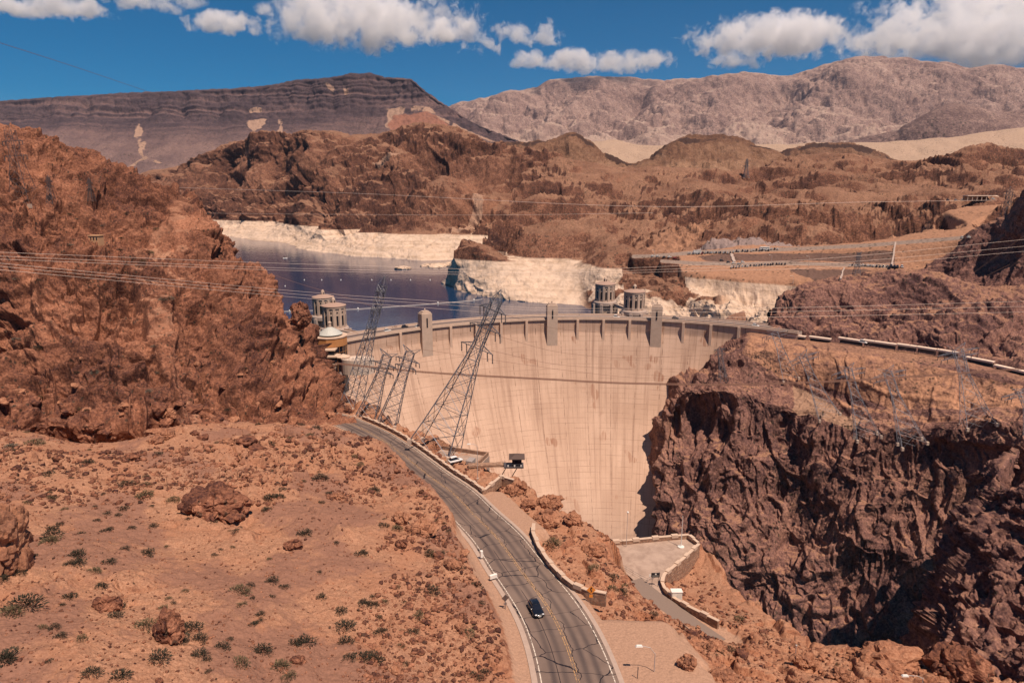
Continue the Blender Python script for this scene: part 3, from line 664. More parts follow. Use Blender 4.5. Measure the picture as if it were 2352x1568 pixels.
ctrl = [(-200, 1568, 56), (0, 1568, 58), (300, 1568, 62), (600, 1568, 68), (1000, 1568, 76), (1150, 1568, 79.5), (-200, 1300, 82), (0, 1300, 85), (400, 1300, 95), (800, 1300, 103), (1000, 1300, 107.5), (1060, 1380, 98),
        (-200, 1100, 122), (0, 1100, 125), (400, 1100, 135), (800, 1100, 148), (910, 1021, 183), (933, 1053, 170), (952, 1094, 156), (984, 1120, 148), (1014, 1155, 139), (1030, 1181, 133), (850, 1060, 165), (900, 1130, 145), (-200, 980, 158), (0, 980, 160), (400, 980, 178), (700, 980, 195), (800, 992, 207),
        (1240, 1150, 160), (1330, 1190, 150), (1335, 1225, 143), (1390, 1258, 139), (1300, 1230, 141), (1440, 1335, 128), (1480, 1372, 124), (1380, 1330, 123), (1420, 1400, 110), (1480, 1430, 109), (1700, 1480, 107), (1600, 1460, 104), (1560, 1568, 84.5), (1520, 1500, 93.5), (1620, 1568, 86), (1800, 1568, 91), (2000, 1568, 95), (1700, 1568, 88),
        (1640, 1312, 'z-3'), (1700, 1370, 'z-2'), (1800, 1440, 'z0'), (1890, 1490, 'z2'), (2000, 1500, 'z3'), (2150, 1545, 'z5'), (2352, 1568, 'z6'), (2500, 1580, 'z7'), (1640, 1425, 'z1'), (1560, 1380, 'z0'), (1600, 1330, 'z-5'), (1750, 1440, 'z3'),
        (1385, 1245, 'z-.5'), (1600, 1240, 'z-1'), (1500, 1290, 'z-.5'), (1530, 1335, 'z-.5'), (1180, 1105, 'z10'), (1090, 1060, 'z7'), (1000, 1015, 'z4'), (900, 975, 'z2'), (850, 957, 'z1'), (800, 945, 'z1')]
C = [tuple(c) for c in row_world(ctrl)]
for i in range(0, 400, 22): C.append(tuple(RC[i]))
C += [(-60, 262, 6), (20, 20, 26), (-60, 20, 42), (90, 20, 12), (-120, 60, 46), (110, 60, 8)]
for q in ((-200, 900, 190), (0, 900, 188), (250, 900, 194), (450, 900, 206), (0, 800, 217), (300, 800, 226), (600, 900, 225), (700, 940, 224), (-200, 820, 212), (100, 950, 176), (350, 950, 188), (180, 930, 180), (300, 940, 184), (240, 960, 176)):
    x_, y_, z_ = PY(*q); C.append((x_, y_, z_-8.5))
C = np.array(C)
def tps_fit(C, lam=.5):
    d = np.hypot(C[:, None, 0]-C[None, :, 0], C[:, None, 1]-C[None, :, 1])/50
    K = np.where(d > 0, d*d*np.log(d+1e-9), 0)+lam*.01*np.eye(len(C)); n = len(C)
    A = np.zeros((n+3, n+3)); A[:n, :n] = K; A[:n, n] = 1; A[:n, n+1:] = C[:, :2]/50; A[n:, :n] = A[:n, n:].T
    return np.linalg.solve(A, np.concatenate([C[:, 2], [0, 0, 0]]))
TW = tps_fit(C)
def tps(x, y):
    out = TW[-3]+TW[-2]*x/50+TW[-1]*y/50
    for (cx, cy, _), w in zip(C, TW):
        d2 = ((x-cx)**2+(y-cy)**2)/2500; out = out+w*.5*d2*np.log(d2+1e-12)
    return out
EDGE = [PZ(*p)[:2] for p in [(730, 925, 0), (800, 938, 0), (868, 948, 1), (935, 982, 4)]]
EDGE += [PZ(*p)[:2] for p in [(1000, 1000, 4), (1090, 1060, 6), (1150, 1085, 9), (1245, 1148, 10.6), (1332, 1188, 10.8), (1380, 1236, 0), (1590, 1230, 0), (1645, 1300, -3), (1702, 1368, -2), (1802, 1438, 0), (1892, 1488, 2), (2000, 1496, 3), (2150, 1540, 5), (2352, 1562, 6), (2550, 1575, 7)]]
# plaza outline on z=0
PLAZA = [PZ(*p, 0)[:2] for p in [(1384, 1247), (1582, 1232), (1604, 1250), (1522, 1322), (1519, 1345), (1540, 1382), (1500, 1372), (1440, 1318), (1400, 1290)]]
LOWROAD = [PZ(*p)[:2] for p in [(1455, 1335, 0), (1500, 1372, .3), (1545, 1400, .8), (1590, 1432, 1.4), (1650, 1468, 2.2)]]
def ground_z(x, y):
    sh = x.shape; q = np.stack([x.ravel(), y.ravel()], 1).astype(np.float64); n = len(q); k = 40000
    r = list(_TP.map(lambda i: _ground_z(q[i:i+k, 0], q[i:i+k, 1]), range(0, n, k)))
    return [np.concatenate(c).reshape(sh) for c in zip(*r)]
def _ground_z(x, y):
    z = tps(x, y)
    rd, par = poly_dist(x, y, RC[::8]); rz = ROADZ(y); ad = np.abs(rd)
    p = np.stack([x.ravel(), y.ravel(), np.zeros(x.size)], 1)
    # shelves
    pl = inpoly(x, y, PLAZA); zin = 0.0
    ld, _ = poly_dist(x, y, LOWROAD); lw = 1-sstep(3.0, 6.5, np.abs(ld))
    rough = np.ones(x.shape)
    z = z*(1-lw)+lw*np.interp(y, [95, 150], [2.4, -.1])
    m = 1-sstep(np.where(rd < 0, np.interp(y, [128, 136], [6.9, 5.9]), 7.2), np.where(rd < 0, np.interp(y, [128, 136], [11., 7.6]), 9.5), ad)
    pull = sstep(-1, 2, rd)*sstep(24, 17, rd)*sstep(104, 97, y)        # sandy lay-by lower right
    pull2 = sstep(-1, 1, rd)*sstep(13.5, 11.5, rd)*sstep(132, 136, y)*sstep(166, 160, y)
    mm = np.maximum(np.maximum(m, pull), pull2)
    z = z*(1-mm)+(rz-.06)*mm
    z = np.where(pl, -.4, z)
    ed = -poly_dist(x, y, EDGE)[0]
    rough = rough*(1-mm)*(1-lw)*np.where(pl, 0, 1)
    return z, rd, ed, rough, mm, lw, pl
HU, HV = 1250, 900
pxs = np.linspace(-200, 2520, HU); Ys = np.geomspace(46, 275, HV)
TX = (pxs-1176)/F/ (CP+SP*(784-1300)/F)
GX = Ys[:, None]*TX[None, :]; GY = Ys[:, None]*np.ones(HU)[None, :]
z, rd, ed, rough, mm, lw, pl = ground_z(GX, GY)
P2 = np.stack([GX.ravel(), GY.ravel(), z.ravel()*1.0], 1)
right = sstep(-3, 4, rd)*rough
lf = (1-right)*rough
bank = lf*sstep(26, 9, -rd)*sstep(6, 11, -rd)                                # cut bank by the road
dd = fbm(P2, 22, 5, .55, seed=3).reshape(z.shape)*1.3*lf+fbm(P2, 3.2, 5, .65, seed=5).reshape(z.shape)*.5*lf
blk = np.full(z.size, .5, np.float32)
h1, e1, r1 = worley(P2, 9, (1, 1, .8), .25, 3); h2, e2, r2 = worley(P2, 3.4, (1, 1, .8), .25, 6); h3, e3, r3 = worley(P2, 1.3, (1, 1, 1), .4, 9)
crg = (h1*1.9+h2*.75+h3*.26-1.2).reshape(z.shape)
outc = sstep(np.interp(GY, [120, 150, 175], [.12, .02, -.22]), np.interp(GY, [120, 150, 175], [.36, .26, .08]), fbm(P2, 26, 3, seed=8).reshape(z.shape))*np.interp(GY, [120, 170], [.55, .85])*lf       # rock outcrops in the sand
slope_r = right*sstep(0, 3, rd-6)
soft = inpoly(GX, GY, [PZ(*p)[:2] for p in [(1615, 1265, -3), (1660, 1330, -2), (1760, 1420, 0), (1700, 1440, 2), (1640, 1400, 1), (1540, 1330, 0)]])
rockw = np.maximum(slope_r*np.where(blur(soft.astype(float), 6) > .3, .22, 1), np.maximum(outc, bank*.55))
dd = dd+crg*rockw+(h3*.18).reshape(z.shape)*lf*sstep(0, .3, fbm(P2, 9, 3, seed=12).reshape(z.shape))
gl = (ridged(P2*np.array([1, .45, 1]), 17, 4, .5, 31)-.5).reshape(z.shape); dd = dd-np.clip(gl, 0, 1)*1.6*lf
GZ = z+dd
ed = np.where(rd < 4, -20., ed)
drop = np.where(ed > 0, ed*2.4*sstep(0, 3, ed), 0)
GZ = GZ-drop*(1+.25*fbm(P2, 14, 3, seed=2).reshape(z.shape))
GG = np.stack([GX, GY, GZ], -1)
cellmask = (drop[:-1, :-1] < 75)
blk = np.clip(r1*.5+r2*.3+r3*.2, 0, 1)
dust = np.clip(mm*1.2+lw+pl, 0, 1)+np.where(sstep(.15, .5, fbm(P2, 40, 3, seed=14)).reshape(z.shape)*lf > .5, .35, 0)
grav = np.clip(lf*(.35+fbm(P2, 18, 4, seed=15).reshape(z.shape)*1.0), 0, 1)
finish('ground', GG, ROCK_SAND, {'dust': np.clip(dust, 0, 1).ravel(), 'gravel': grav.ravel()}, keep=cellmask, slope=(.68, .88), sandk=.9, blk=blk, mask=lf*.45)
def gz(x, y):
    """height of the finished ground at x,y"""
    i = np.clip(np.interp(y, Ys, np.arange(HV)), 0, HV-2); j = np.clip(np.interp(x/y, TX, np.arange(HU)), 0, HU-2)
    i0, j0 = int(i), int(j); a, b = i-i0, j-j0
    return float((GZ[i0, j0]*(1-a)+GZ[i0+1, j0]*a)*(1-b)+(GZ[i0, j0+1]*(1-a)+GZ[i0+1, j0+1]*a)*b)
def ground_hit(px, py):
    x, y, dz = ray(px, py)
    for Y in Ys:
        t = Y/y; zr = CAMZ+dz*t
        if zr <= gz(x*t, Y): return (x*t, Y, gz(x*t, Y))
    return None

# ---------------------------------------------------------------- road and its paint
def strip(o1, o2, dz, i0=0, i1=400, step=1, uvs=True):
    a = road_side(o1, dz)[i0:i1:step]; b = road_side(o2, dz)[i0:i1:step]; n = len(a)
    V = np.empty((2*n, 3)); V[0::2] = a; V[1::2] = b
    Fc = [(2*i, 2*i+1, 2*i+3, 2*i+2) for i in range(n-1)]
    s = RS[i0:i1:step]; uv = np.empty((2*n, 2)); uv[0::2, 0] = o1; uv[1::2, 0] = o2; uv[0::2, 1] = s; uv[1::2, 1] = s
    return V, np.array(Fc), uv
def asphalt():
    n = NT('asphalt'); uv = n.tc.outputs['UV']
    s = n.sep(uv)
    base = n.mix(n.rng(n.noise(.12, 5), .35, .65), (.155, .108, .088), (.215, .153, .123))
    base = n.mix(n.math('MULTIPLY', n.noise(9, 3), .5), base, (.20, .14, .115))
    lane = n.math('ABSOLUTE', n.math('SUBTRACT', n.math('ABSOLUTE', n.math('ADD', s[0], -.0)), 2.45))      # lane centre
    tr = n.math('ABSOLUTE', n.math('SUBTRACT', lane, .85))                        # wheel tracks
    wn = n.noise(.25, 3, co=n.map((1, .15, 1), uv))
    base = n.mix(n.math('MULTIPLY', n.rng(tr, .75, .05), n.rng(wn, .3, .7, .4, .95)), base, (.075, .056, .053))
    # sealed cracks: cross cracks and wandering long cracks
    def crack(coord, w): return n.rng(n.vor(1, 'DISTANCE_TO_EDGE', co=coord, rand=.6), w, w*.45)
    wob = n.N.new('ShaderNodeVectorMath'); wob.operation = 'ADD'
    nz = n.N.new('ShaderNodeTexNoise'); nz.inputs['Scale'].default_value = .35; nz.inputs['Detail'].default_value = 3; n.L.new(uv, nz.inputs['Vector'])
    sc = n.N.new('ShaderNodeVectorMath'); sc.operation = 'MULTIPLY_ADD'; n.L.new(nz.outputs['Color'], sc.inputs[0]); sc.inputs[1].default_value = (1.6, 1.6, 0); n.L.new(uv, sc.inputs[2])
    c1 = crack(n.map((.105, .17, 1), sc.outputs[0], loc=(.3, 0, 0)), .011)
    nx = n.noise(.11, 4, .6, co=n.map((0, 1, 1), uv))
    long1 = n.rng(n.math('ABSOLUTE', n.math('SUBTRACT', s[0], n.math('MULTIPLY', n.math('SUBTRACT', nx, .42), 6))), .085, .04)
    nx2 = n.noise(.05, 2, .4, co=n.map((0, 1, 1), uv, loc=(9, 4, 0)))
    long2 = n.rng(n.math('ABSOLUTE', n.math('SUBTRACT', s[0], n.math('ADD', -2.9, n.math('MULTIPLY', nx2, .7)))), .07, .035)
    gate = n.rng(n.noise(.06, 2, co=n.map((0, 1, 1), uv, loc=(2, 20, 0))), .42, .5)
    cr = n.math('MAXIMUM', c1, n.math('MAXIMUM', long1, n.math('MULTIPLY', long2, gate)))
    n.col(n.mix(cr, base, (.016, .013, .018)))
    n.b.inputs['Roughness'].default_value = .8; n.b.inputs['Specular IOR Level'].default_value = .2
    n.bump(n.noise(6, 4), .15, .02)
    return n.m
V, Fc, uv = strip(-5.75, 5.75, 0)
road = link('road', mesh_from('road', V, Fc, asphalt(), uv=uv), kind='structure')
def paint(name, c, wear):
    n = NT(name); k = n.noise(2.5, 5, .7)
    n.col(n.mix(n.rng(k, wear, wear+.12), (.13, .095, .08), c)); n.b.inputs['Roughness'].default_value = .7; return n.m
PW = paint('white_road_paint', (.72, .62, .52), .40); PYE = paint('yellow_road_paint', (.50, .29, .13), .43)
def joined(parts):
    V, Fc, n = [], [], 0
    for v, f, _ in parts: V.append(v); Fc.append(f+n); n += len(v)
    return np.concatenate(V), np.concatenate(Fc)
V, Fc = joined([strip(-5.3, -5.14, .006), strip(5.14, 5.3, .006)]); link('edge_line', mesh_from('edge_line', V, Fc, PW), kind='structure')
V, Fc = joined([strip(-.26, -.12, .006), strip(.10, .24, .006)]); link('centre_line', mesh_from('centre_line', V, Fc, PYE), kind='structure')
CONC = flat('kerb_concrete', (.42, .31, .25), .9, var=.2, scale=1.5)
V, Fc, _ = strip(5.75, 6.5, .03, 0, 260); link('kerb_strip', mesh_from('kerb_strip', V, Fc, CONC), kind='structure')
V, Fc, _ = strip(-6.6, -5.75, .03, 0, 250); link('gutter_strip', mesh_from('gutter_strip', V, Fc, CONC), kind='structure')
# plaza floor and lower road
def plaza_mat():
    n = NT('plaza_paving'); a = n.noise(.35, 6, .65, dist=.6); b = n.noise(4, 4)
    n.col(n.mix(n.rng(a, .3, .7), (.30, .21, .165), n.mix(b, (.40, .285, .225), (.46, .34, .27)))); n.b.inputs['Roughness'].default_value = .9; return n.m
PZM = plaza_mat()
mb = MB(); n_ = len(PLAZA); mb.add([(x, y, 0.02) for x, y in PLAZA], [tuple(range(n_))]); mb.build('plaza_floor', PZM, kind='structure')
lr = np.array(LOWROAD); ld = np.gradient(lr, axis=0); ld /= np.linalg.norm(ld, axis=1, keepdims=True); ln = np.stack([ld[:, 1], -ld[:, 0]], 1)
lz = np.interp(lr[:, 1], [95, 150], [2.46, -.04])
V = np.empty((2*len(lr), 3)); V[0::2, :2] = lr-ln*2.2; V[1::2, :2] = lr+ln*2.2; V[0::2, 2] = lz; V[1::2, 2] = lz
link('lower_road', mesh_from('lower_road', V, np.array([(2*i, 2*i+1, 2*i+3, 2*i+2) for i in range(len(lr)-1)]), flat('lower_asphalt', (.22, .16, .13), .9)), kind='structure')

# ================================================================ water
def water_mat():
    n = NT('lake_water'); n.col((.010, .032, .085)); n.b.inputs['Roughness'].default_value = .06; n.b.inputs['Specular IOR Level'].default_value = .5
    h = n.math('ADD', n.noise(.25, 4, .6), n.math('MULTIPLY', n.noise(.02, 3), 2)); n.bump(h, .22, .6); return n.m
mb = MB(); mb.quad((-1500, 470, -46), (700, 470, -46), (700, 2600, -46), (-1500, 2600, -46)); mb.build('water', water_mat(), kind='structure')
# ================================================================ dam
DC = np.array([52.0, 260.0]); DR = 200.0
def dam_off(d): d = np.clip(d-9, 0, None); return .28*d+.0030*d*d*np.where(d < 100, 1, 0)+np.where(d >= 100, 30+.60*(d-100)-0, 0)
def dam_pt(th, d, extra=0):
    r = DR-dam_off(d)-extra
    return np.stack([DC[0]+r*np.sin(th), DC[1]+r*np.cos(th), -d+0*th], -1)
def concrete_dam():
    n = NT('dam_concrete'); uv = n.tc.outputs['UV']; s = n.sep(uv)
    a = n.noise(.03, 5, .6, co=uv); b = n.noise(1, 6, .7, co=n.map((.35, .012, 1), uv)); c2 = n.noise(1, 5, .7, co=n.map((1.4, .03, 1), uv)); d = n.noise(.8, 4, co=uv)
    base = n.mix(n.rng(a, .3, .7), (.51, .34, .25), (.61, .42, .315))
    base = n.mix(n.math('MULTIPLY', n.rng(b, .46, .72), .8), base, (.30, .185, .135))
    base = n.mix(n.math('MULTIPLY', n.rng(c2, .56, .76), .75), base, (.20, .115, .085))
    base = n.mix(n.math('MULTIPLY', n.rng(c2, .40, .25), .45), base, (.62, .46, .36))
    fl = n.N.new('ShaderNodeVectorMath'); fl.operation = 'FLOOR'; n.L.new(n.map((1/15.2, 1/12.2, 1), uv, loc=(.5, .5, 0)), fl.inputs[0])
    wn_ = n.N.new('ShaderNodeTexWhiteNoise'); n.L.new(fl.outputs[0], wn_.inputs['Vector'])
    base = n.mix(n.rng(wn_.outputs['Value'], 0, 1, 0, .30), base, (.40, .255, .185))
    # lower weathered zone: water stains plus painted grazing-light dimming from half way down, ragged
    st = n.math('ADD', s[1], n.math('MULTIPLY', n.math('SUBTRACT', b, .5), 60))
    base = n.mix(n.rng(st, -95, -135, 0, .5), base, (.30, .20, .15))
    # lifts (1.5 m) and joints
    def line(v, per, w, strength, seed):
        f = n.math('ABSOLUTE', n.math('SUBTRACT', n.math('FRACT', n.math('DIVIDE', v, per)), .5))
        k = n.rng(f, .5-w/per, .5-w/per*.4)
        br = n.noise(1, 4, .7, co=n.map((.05, .25, 1), uv, loc=(seed, seed*3, 0)))
        return n.math('MULTIPLY', k, n.rng(br, .40, .62, 0, strength))
    ln = n.math('MAXIMUM', line(s[1], 3.05, .13, .68, 1), n.math('MAXIMUM', line(s[0], 15.2, .22, .95, 5), line(s[0], 3.8, .12, .35, 8)))
    base = n.mix(ln, base, (.16, .09, .065))
    # rusty panels
    r1 = n.rng(n.noise(1, 2, co=n.map((.06, .05, 1), uv, loc=(3, 7, 0))), .63, .66)
    base = n.mix(n.math('MULTIPLY', n.math('MULTIPLY', r1, n.rng(c2, .42, .6)), .8), base, (.27, .12, .07))
    n.col(base); n.b.inputs['Roughness'].default_value = .92
    n.bump(n.math('ADD', n.math('MULTIPLY', ln, -.6), d), .25, .15)
    return n.m
DAMC = concrete_dam()
CON = flat('pale_concrete', (.50, .37, .29), .9, var=.22, scale=.35)
CONP = flat('dam_pilaster_concrete', (.58, .41, .31), .9, var=.12, scale=.3)
CON2 = flat('grey_concrete', (.40, .31, .265), .9, var=.2, scale=.3)
DARK = flat('dark_opening', (.018, .016, .022), .5)
ths = np.linspace(-1.02, .70, 520); ds = np.concatenate([np.linspace(-.2, 12, 14), np.linspace(13, 190, 150)])
TH, D = np.meshgrid(ths, ds)
V = dam_pt(TH, D); uv = np.stack([TH*DR*.85, -D], -1)
dam = thing('dam', 'huge pale concrete arch dam curving between the canyon walls', 'dam', (DC[0], DC[1]+DR, 0))
def ch(o):   # parent keeping world place
    o.location = -Vector((DC[0], DC[1]+DR, 0)); return o
o = link('downstream_face', mesh_from('downstream_face', V, grid_faces(*TH.shape), DAMC, smooth=True, uv=uv.reshape(-1, 2)), dam); ch(o)
def arcstrip(name, r0, r1, z0, z1, mat, t0=-1.02, t1=.70, n=160):
    """solid ring segment"""
    t = np.linspace(t0, t1, n); pts = []
    for r, z in ((r0, z0), (r1, z0), (r1, z1), (r0, z1)):
        pts.append(np.stack([DC[0]+r*np.sin(t), DC[1]+r*np.cos(t), z+0*t], -1))
    V = np.stack(pts, 1).reshape(-1, 3); Fc = []
    for i in range(n-1):
        for k in range(4): Fc.append((i*4+k, i*4+(k+1) % 4, i*4+4+(k+1) % 4, i*4+4+k))
    Fc += [(3, 2, 1, 0), tuple(4*(n-1)+k for k in range(4))]
    mb = MB(); mb.add(V, Fc); return mb.build(name, mat, dam)
ch(arcstrip('crest', DR+.5, DR+14, -60, .15, CON2))
ch(arcstrip('crest_road', DR+2.2, DR+11.2, .15, .19, flat('crest_asphalt', (.13, .095, .085), .9)))
ch(arcstrip('parapet', DR-.15, DR+.75, .15, 1.35, CON))
ch(arcstrip('parapet', DR+13.2, DR+14, .15, 1.35, CON))
# projecting cornice below the downstream parapet
ch(arcstrip('cornice', DR-.9, DR-.16, -.55, .35, CON))
def frame(th, r=DR):
    c = np.array([DC[0]+r*math.sin(th), DC[1]+r*math.cos(th)]); return c, -th
def px2th(px, py=745):
    x, y, z = PZ(px, py, 0); return math.atan2(x-DC[0], y-DC[1])
TOW = [px2th(985, 757), px2th(1272, 738), px2th(1508, 738)]
for th in TOW:
    mb = MB(); c, rz = frame(th, DR+.2)
    # shaft follows the vertical, buried in the sloping face below
    mb.box((*c, -13), (7.6, 6.2, 46), rz, .965)
    mb.box((*c, 10.4), (6.6, 5.2, .9), rz, .93); mb.box((*c, 11.2), (4.6, 3.6, .8), rz)
    tw = mb.build('elevator_tower', CON, dam); ch(tw)
    m2 = MB(); c2, _ = frame(th, DR-2.96); m2.box((*c2, 4.2), (.9, .25, 6.0), rz); ch2 = m2.build('slot_window', DARK, tw)
    m3 = MB(); m3.lathe([(.5, 11.6), (.5, 12.6), (.15, 13.2)], (c[0], c[1], 0), 8); m3.build('beacon', CON, tw)
th = TOW[1]
step = (TOW[2]-TOW[1])/4; PIL = []
for k in range(-9, 9):
    t = TOW[1]+k*step
    if min(abs(t-x) for x in TOW) < step*.4 or t < -.72 or t > .56: continue
    PIL.append(t)
for t in PIL:
    mb = MB(); c, rz = frame(t, DR+.4); mb.box((*c, -10.4), (1.7, 4.2, 20), rz)
    ch(mb.build('pilaster', CONP, dam))
# ================================================================ clouds: real volumes far behind the ranges
def cloud_mat():
    n = NT('cloud_vapour'); n.N.remove(n.b)
    g = n.N.new('ShaderNodeNewGeometry'); pos = g.outputs['Position']
    p = n.co
    ln = n.N.new('ShaderNodeVectorMath'); ln.operation = 'LENGTH'; n.L.new(p, ln.inputs[0])
    r2 = n.math('POWER', ln.outputs['Value'], 2)
    big = n.noise(1/1500, 2, .5, co=pos); fine = n.noise(1/430, 7, .62, co=pos, dist=.35)
    z = n.sep(p)[2]
    f = n.math('SUBTRACT', 1.0, r2)
    f = n.math('ADD', n.math('MULTIPLY', f, .75), n.math('MULTIPLY', n.math('SUBTRACT', fine, .5), 2.9))
    f = n.math('ADD', f, n.math('MULTIPLY', n.math('SUBTRACT', big, .5), 1.3))
    f = n.math('SUBTRACT', f, n.math('ADD', .46, n.math('MULTIPLY', n.rng(z, -.35, -.95), .45)))
    d = n.math('MULTIPLY', n.rng(f, 0, .24), n.rng(ln.outputs['Value'], 1.0, .9))
    v = n.N.new('ShaderNodeVolumePrincipled'); v.inputs['Color'].default_value = (1, .995, 1, 1); v.inputs['Anisotropy'].default_value = -.05
    n.L.new(n.math('MULTIPLY', d, .0030), v.inputs['Density'])
    n.L.new(v.outputs[0], n.N['Material Output'].inputs['Volume'])
    return n.m
CM = cloud_mat()
def unit_ball():
    mb = MB(); prof = [(max(.02, math.sin(math.pi*i/14)), -math.cos(math.pi*i/14)) for i in range(15)]; mb.lathe(prof, n=28)
    me_o = mb.build('cloud', CM); me = me_o.data; bpy.data.objects.remove(me_o); return me
CME = unit_ball()
CLOUDS = [(850, 30, 270, 110, 'largest cumulus cloud, broad grey bellied heap above the flat topped mesa'),
          (1050, 62, 60, 30, 'small white cloud tongue at the right edge of the largest cumulus'),
          (520, 42, 120, 36, 'thin ragged cloud strip just left of the largest cumulus'),
          (1214, 66, 92, 50, 'puffy white cloud alone in the gap between the mesa and the range'),
          (1108, 108, 40, 24, 'tiny round cloud puff below the puffy white one'),
          (1204, 133, 34, 18, 'tiny cloud puff left of the long low cloud'),
          (1398, 128, 190, 40, 'long low white cloud over the left end of the pale range'),
          (1775, 74, 225, 66, 'bright ragged cloud bank over the middle of the pale range'),
          (2230, 84, 285, 80, 'wide cloud bank at the right over the highest ridge'),
          (2270, 2, 260, 44, 'greyish cloud layer at the top right corner above the wide bank'),
          (1688, 137, 56, 17, 'small flat cloud low under the bright ragged bank'),
          (110, 2, 170, 32, 'cloud edge cut off at the top left corner'),
          (330, -6, 80, 22, 'narrow cloud sliver at the top edge left of the mesa'),
          (2340, 135, 80, 30, 'low cloud lump touching the ridge at the right edge')]
for i, (px, py, rx, ry, lab) in enumerate(CLOUDS):
    Y = 19000+700*(i % 4); c = PY(px, py+(14 if ry > 30 else 4), Y); k = math.hypot(*c)/F*1.0
    o = link('cloud', CME, label=lab, category='cloud', group='cumulus clouds over the desert ranges')
    o.location = c; q_ = 1.5 if rx < 90 else .95; o.scale = (rx*k*q_, rx*k*q_*.55, ry*k*(.78 if rx > 90 else 1.5))
# clouds over the ranges, above the picture's edge: they throw the shade patches on the slopes
for (px, py, Y, h, rx) in ((1285, 200, 11900, 2600, 620), (1445, 185, 11700, 2700, 480), (835, 178, 6600, 2200, 330)):
    a = np.array(PY(px, py, Y))+sd*h/sd[2]
    o = link('cloud', CME, label='cumulus cloud above the picture whose shade lies on the mountains', category='cloud', group='clouds shading the mountains')
    o.location = a; o.scale = (rx*1.5, rx*1.1, rx*.6)
# ================================================================ where a sight line meets the finished land
_ZP = np.concatenate(ZB); _zx, _zy = proj(_ZP); _zd = _ZP[:, 1]
_m = (_zx > 0) & (_zx < 2352) & (_zy > 0) & (_zy < 1568) & (_zd > 10); _ZP = _ZP[_m]
_ix = (_zx[_m]/2).astype(int); _iy = (_zy[_m]/2).astype(int); _key = _iy*1176+_ix
_o = np.lexsort((-_zd[_m], _key)); _ZI = np.full(1176*784, -1); _ZI[_key[_o]] = _o
del ZB
def hit(px, py):
    best = None
    for r in (1, 2, 4):
        for dy in range(-r, r+1):
            for dx in range(-r, r+1):
                x, y = int(px/2)+dx, int(py/2)+dy
                if 0 <= x < 1176 and 0 <= y < 784:
                    k = _ZI[y*1176+x]
                    if k >= 0:
                        sc = dx*dx+dy*dy+(_ZP[k][1]/400)
                        if best is None or sc < best[0]: best = (sc, k)
        if best: return tuple(float(v) for v in _ZP[best[1]])
    return None
STEEL = flat('galvanised_steel', (.135, .135, .155), .5, .3, .15)
STEEL_L = flat('pale_galvanised_steel', (.26, .26, .29), .5, .2, .15)
STEEL_D = flat('weathered_steel', (.10, .085, .09), .6, .2, .2)
GLASSY = flat('dark_glass', (.012, .014, .022), .08, spec=.6)
WHITE = flat('white_paint', (.74, .70, .64), .5, var=.05)
STONE = None
def stone_mat():
    n = NT('guard_wall_stone'); v = n.vor(1.6, 'F1', out='Color', co=n.map((1, 1, 1.7))); e = n.vor(1.6, 'DISTANCE_TO_EDGE', co=n.map((1, 1, 1.7)))
    s = n.N.new('ShaderNodeSeparateColor'); n.L.new(v, s.inputs[0])
    c = n.ramp(s.outputs[0], [(0, (.22, .12, .08)), (.5, (.33, .18, .115)), (1, (.44, .27, .18))])
    n.col(n.mix(n.rng(e, .07, .03), c, (.20, .15, .12))); n.b.inputs['Roughness'].default_value = .95; return n.m
STONE = stone_mat(); CAP = flat('wall_cap_stone', (.55, .40, .30), .9, var=.15, scale=1.2)

# ---------------------------------------------------------------- intake towers
def intake_tower(px, Y, rad, z0, zr, cat_label, zb=-52, lit=True, group='intake towers'):
    x = (px-1176)/F*(Y*CP+(CAMZ-z0)*SP)
    t = thing('intake_tower', cat_label, 'tower', (x, Y, z0), 0, group); h = zr-z0
    n = 12; prof = []
    mb = MB(); mb.lathe([(rad*.93, zb-z0), (rad*.93, 0), (rad*.93, h-1.2), (rad*1.0, h-1.1), (rad*1.0, h)], n=36)
    for k in range(n):
        a = 2*math.pi*(k+.5)/n; mb.box((rad*.95*math.cos(a), rad*.95*math.sin(a), (h-1.2+zb-z0)/2), (.55, rad*.2, h-1.2-(zb-z0)), a)
    mb.build('shaft', CON, t)
    m = MB(); m.lathe([(rad*1.03, h), (rad*1.03, h+.35), (rad*.55, h+1.5), (rad*.2, h+2.0)], n=36); m.build('roof', flat('tower_roof', (.36, .24, .19), .9), t)
    m = MB(); m.lathe([(1.3, h+1.7), (1.3, h+4.0), (1.0, h+4.8), (.35, h+5.4)], n=12); ln = m.build('lantern', CON, t)
    for k in range(4): a = k*math.pi/2+math.pi/4; m = MB(); m.box((1.25*math.cos(a), 1.25*math.sin(a), h+3), (.25, .8, 1.3), a); m.build('lantern_window', DARK, ln)
    for k in range(n):
        a = 2*math.pi*k/n; ca, sa = math.cos(a), math.sin(a)
        if sa > .55: continue
        m = MB(); m.box((rad*.94*ca, rad*.94*sa, h*.40), (.25, rad*.16, h*.42), a); m.build('tall_window', GLASSY, t)
        m = MB(); m.box((rad*.94*ca, rad*.94*sa, h*.76), (.25, rad*.11, h*.07), a); m.build('small_window', GLASSY, t)
    # gallery with dark portals under the shaft
    m = MB(); m.lathe([(rad*1.18, -2.2), (rad*1.18, 0), (rad*1.1, .9)], n=36); m.build('gallery', CON2, t)
    for k in range(8):
        a = 2*math.pi*(k+.5)/8; m = MB(); m.box((rad*1.22*math.cos(a), rad*1.22*math.sin(a), -24), (2.4, 2.0, 46), a); m.build('buttress', CON2, t)
    return t
intake_tower(744.5, 475, 7.6, -.5, 13.0, 'farther pale intake tower of the pair behind the round visitor building')
intake_tower(769.5, 433, 7.8, -.8, 14.2, 'nearer pale intake tower of the pair behind the round visitor building')
intake_tower(1389, 512, 7.6, 3.5, 17.2, 'shaded grey intake tower left of the sloping footbridge')
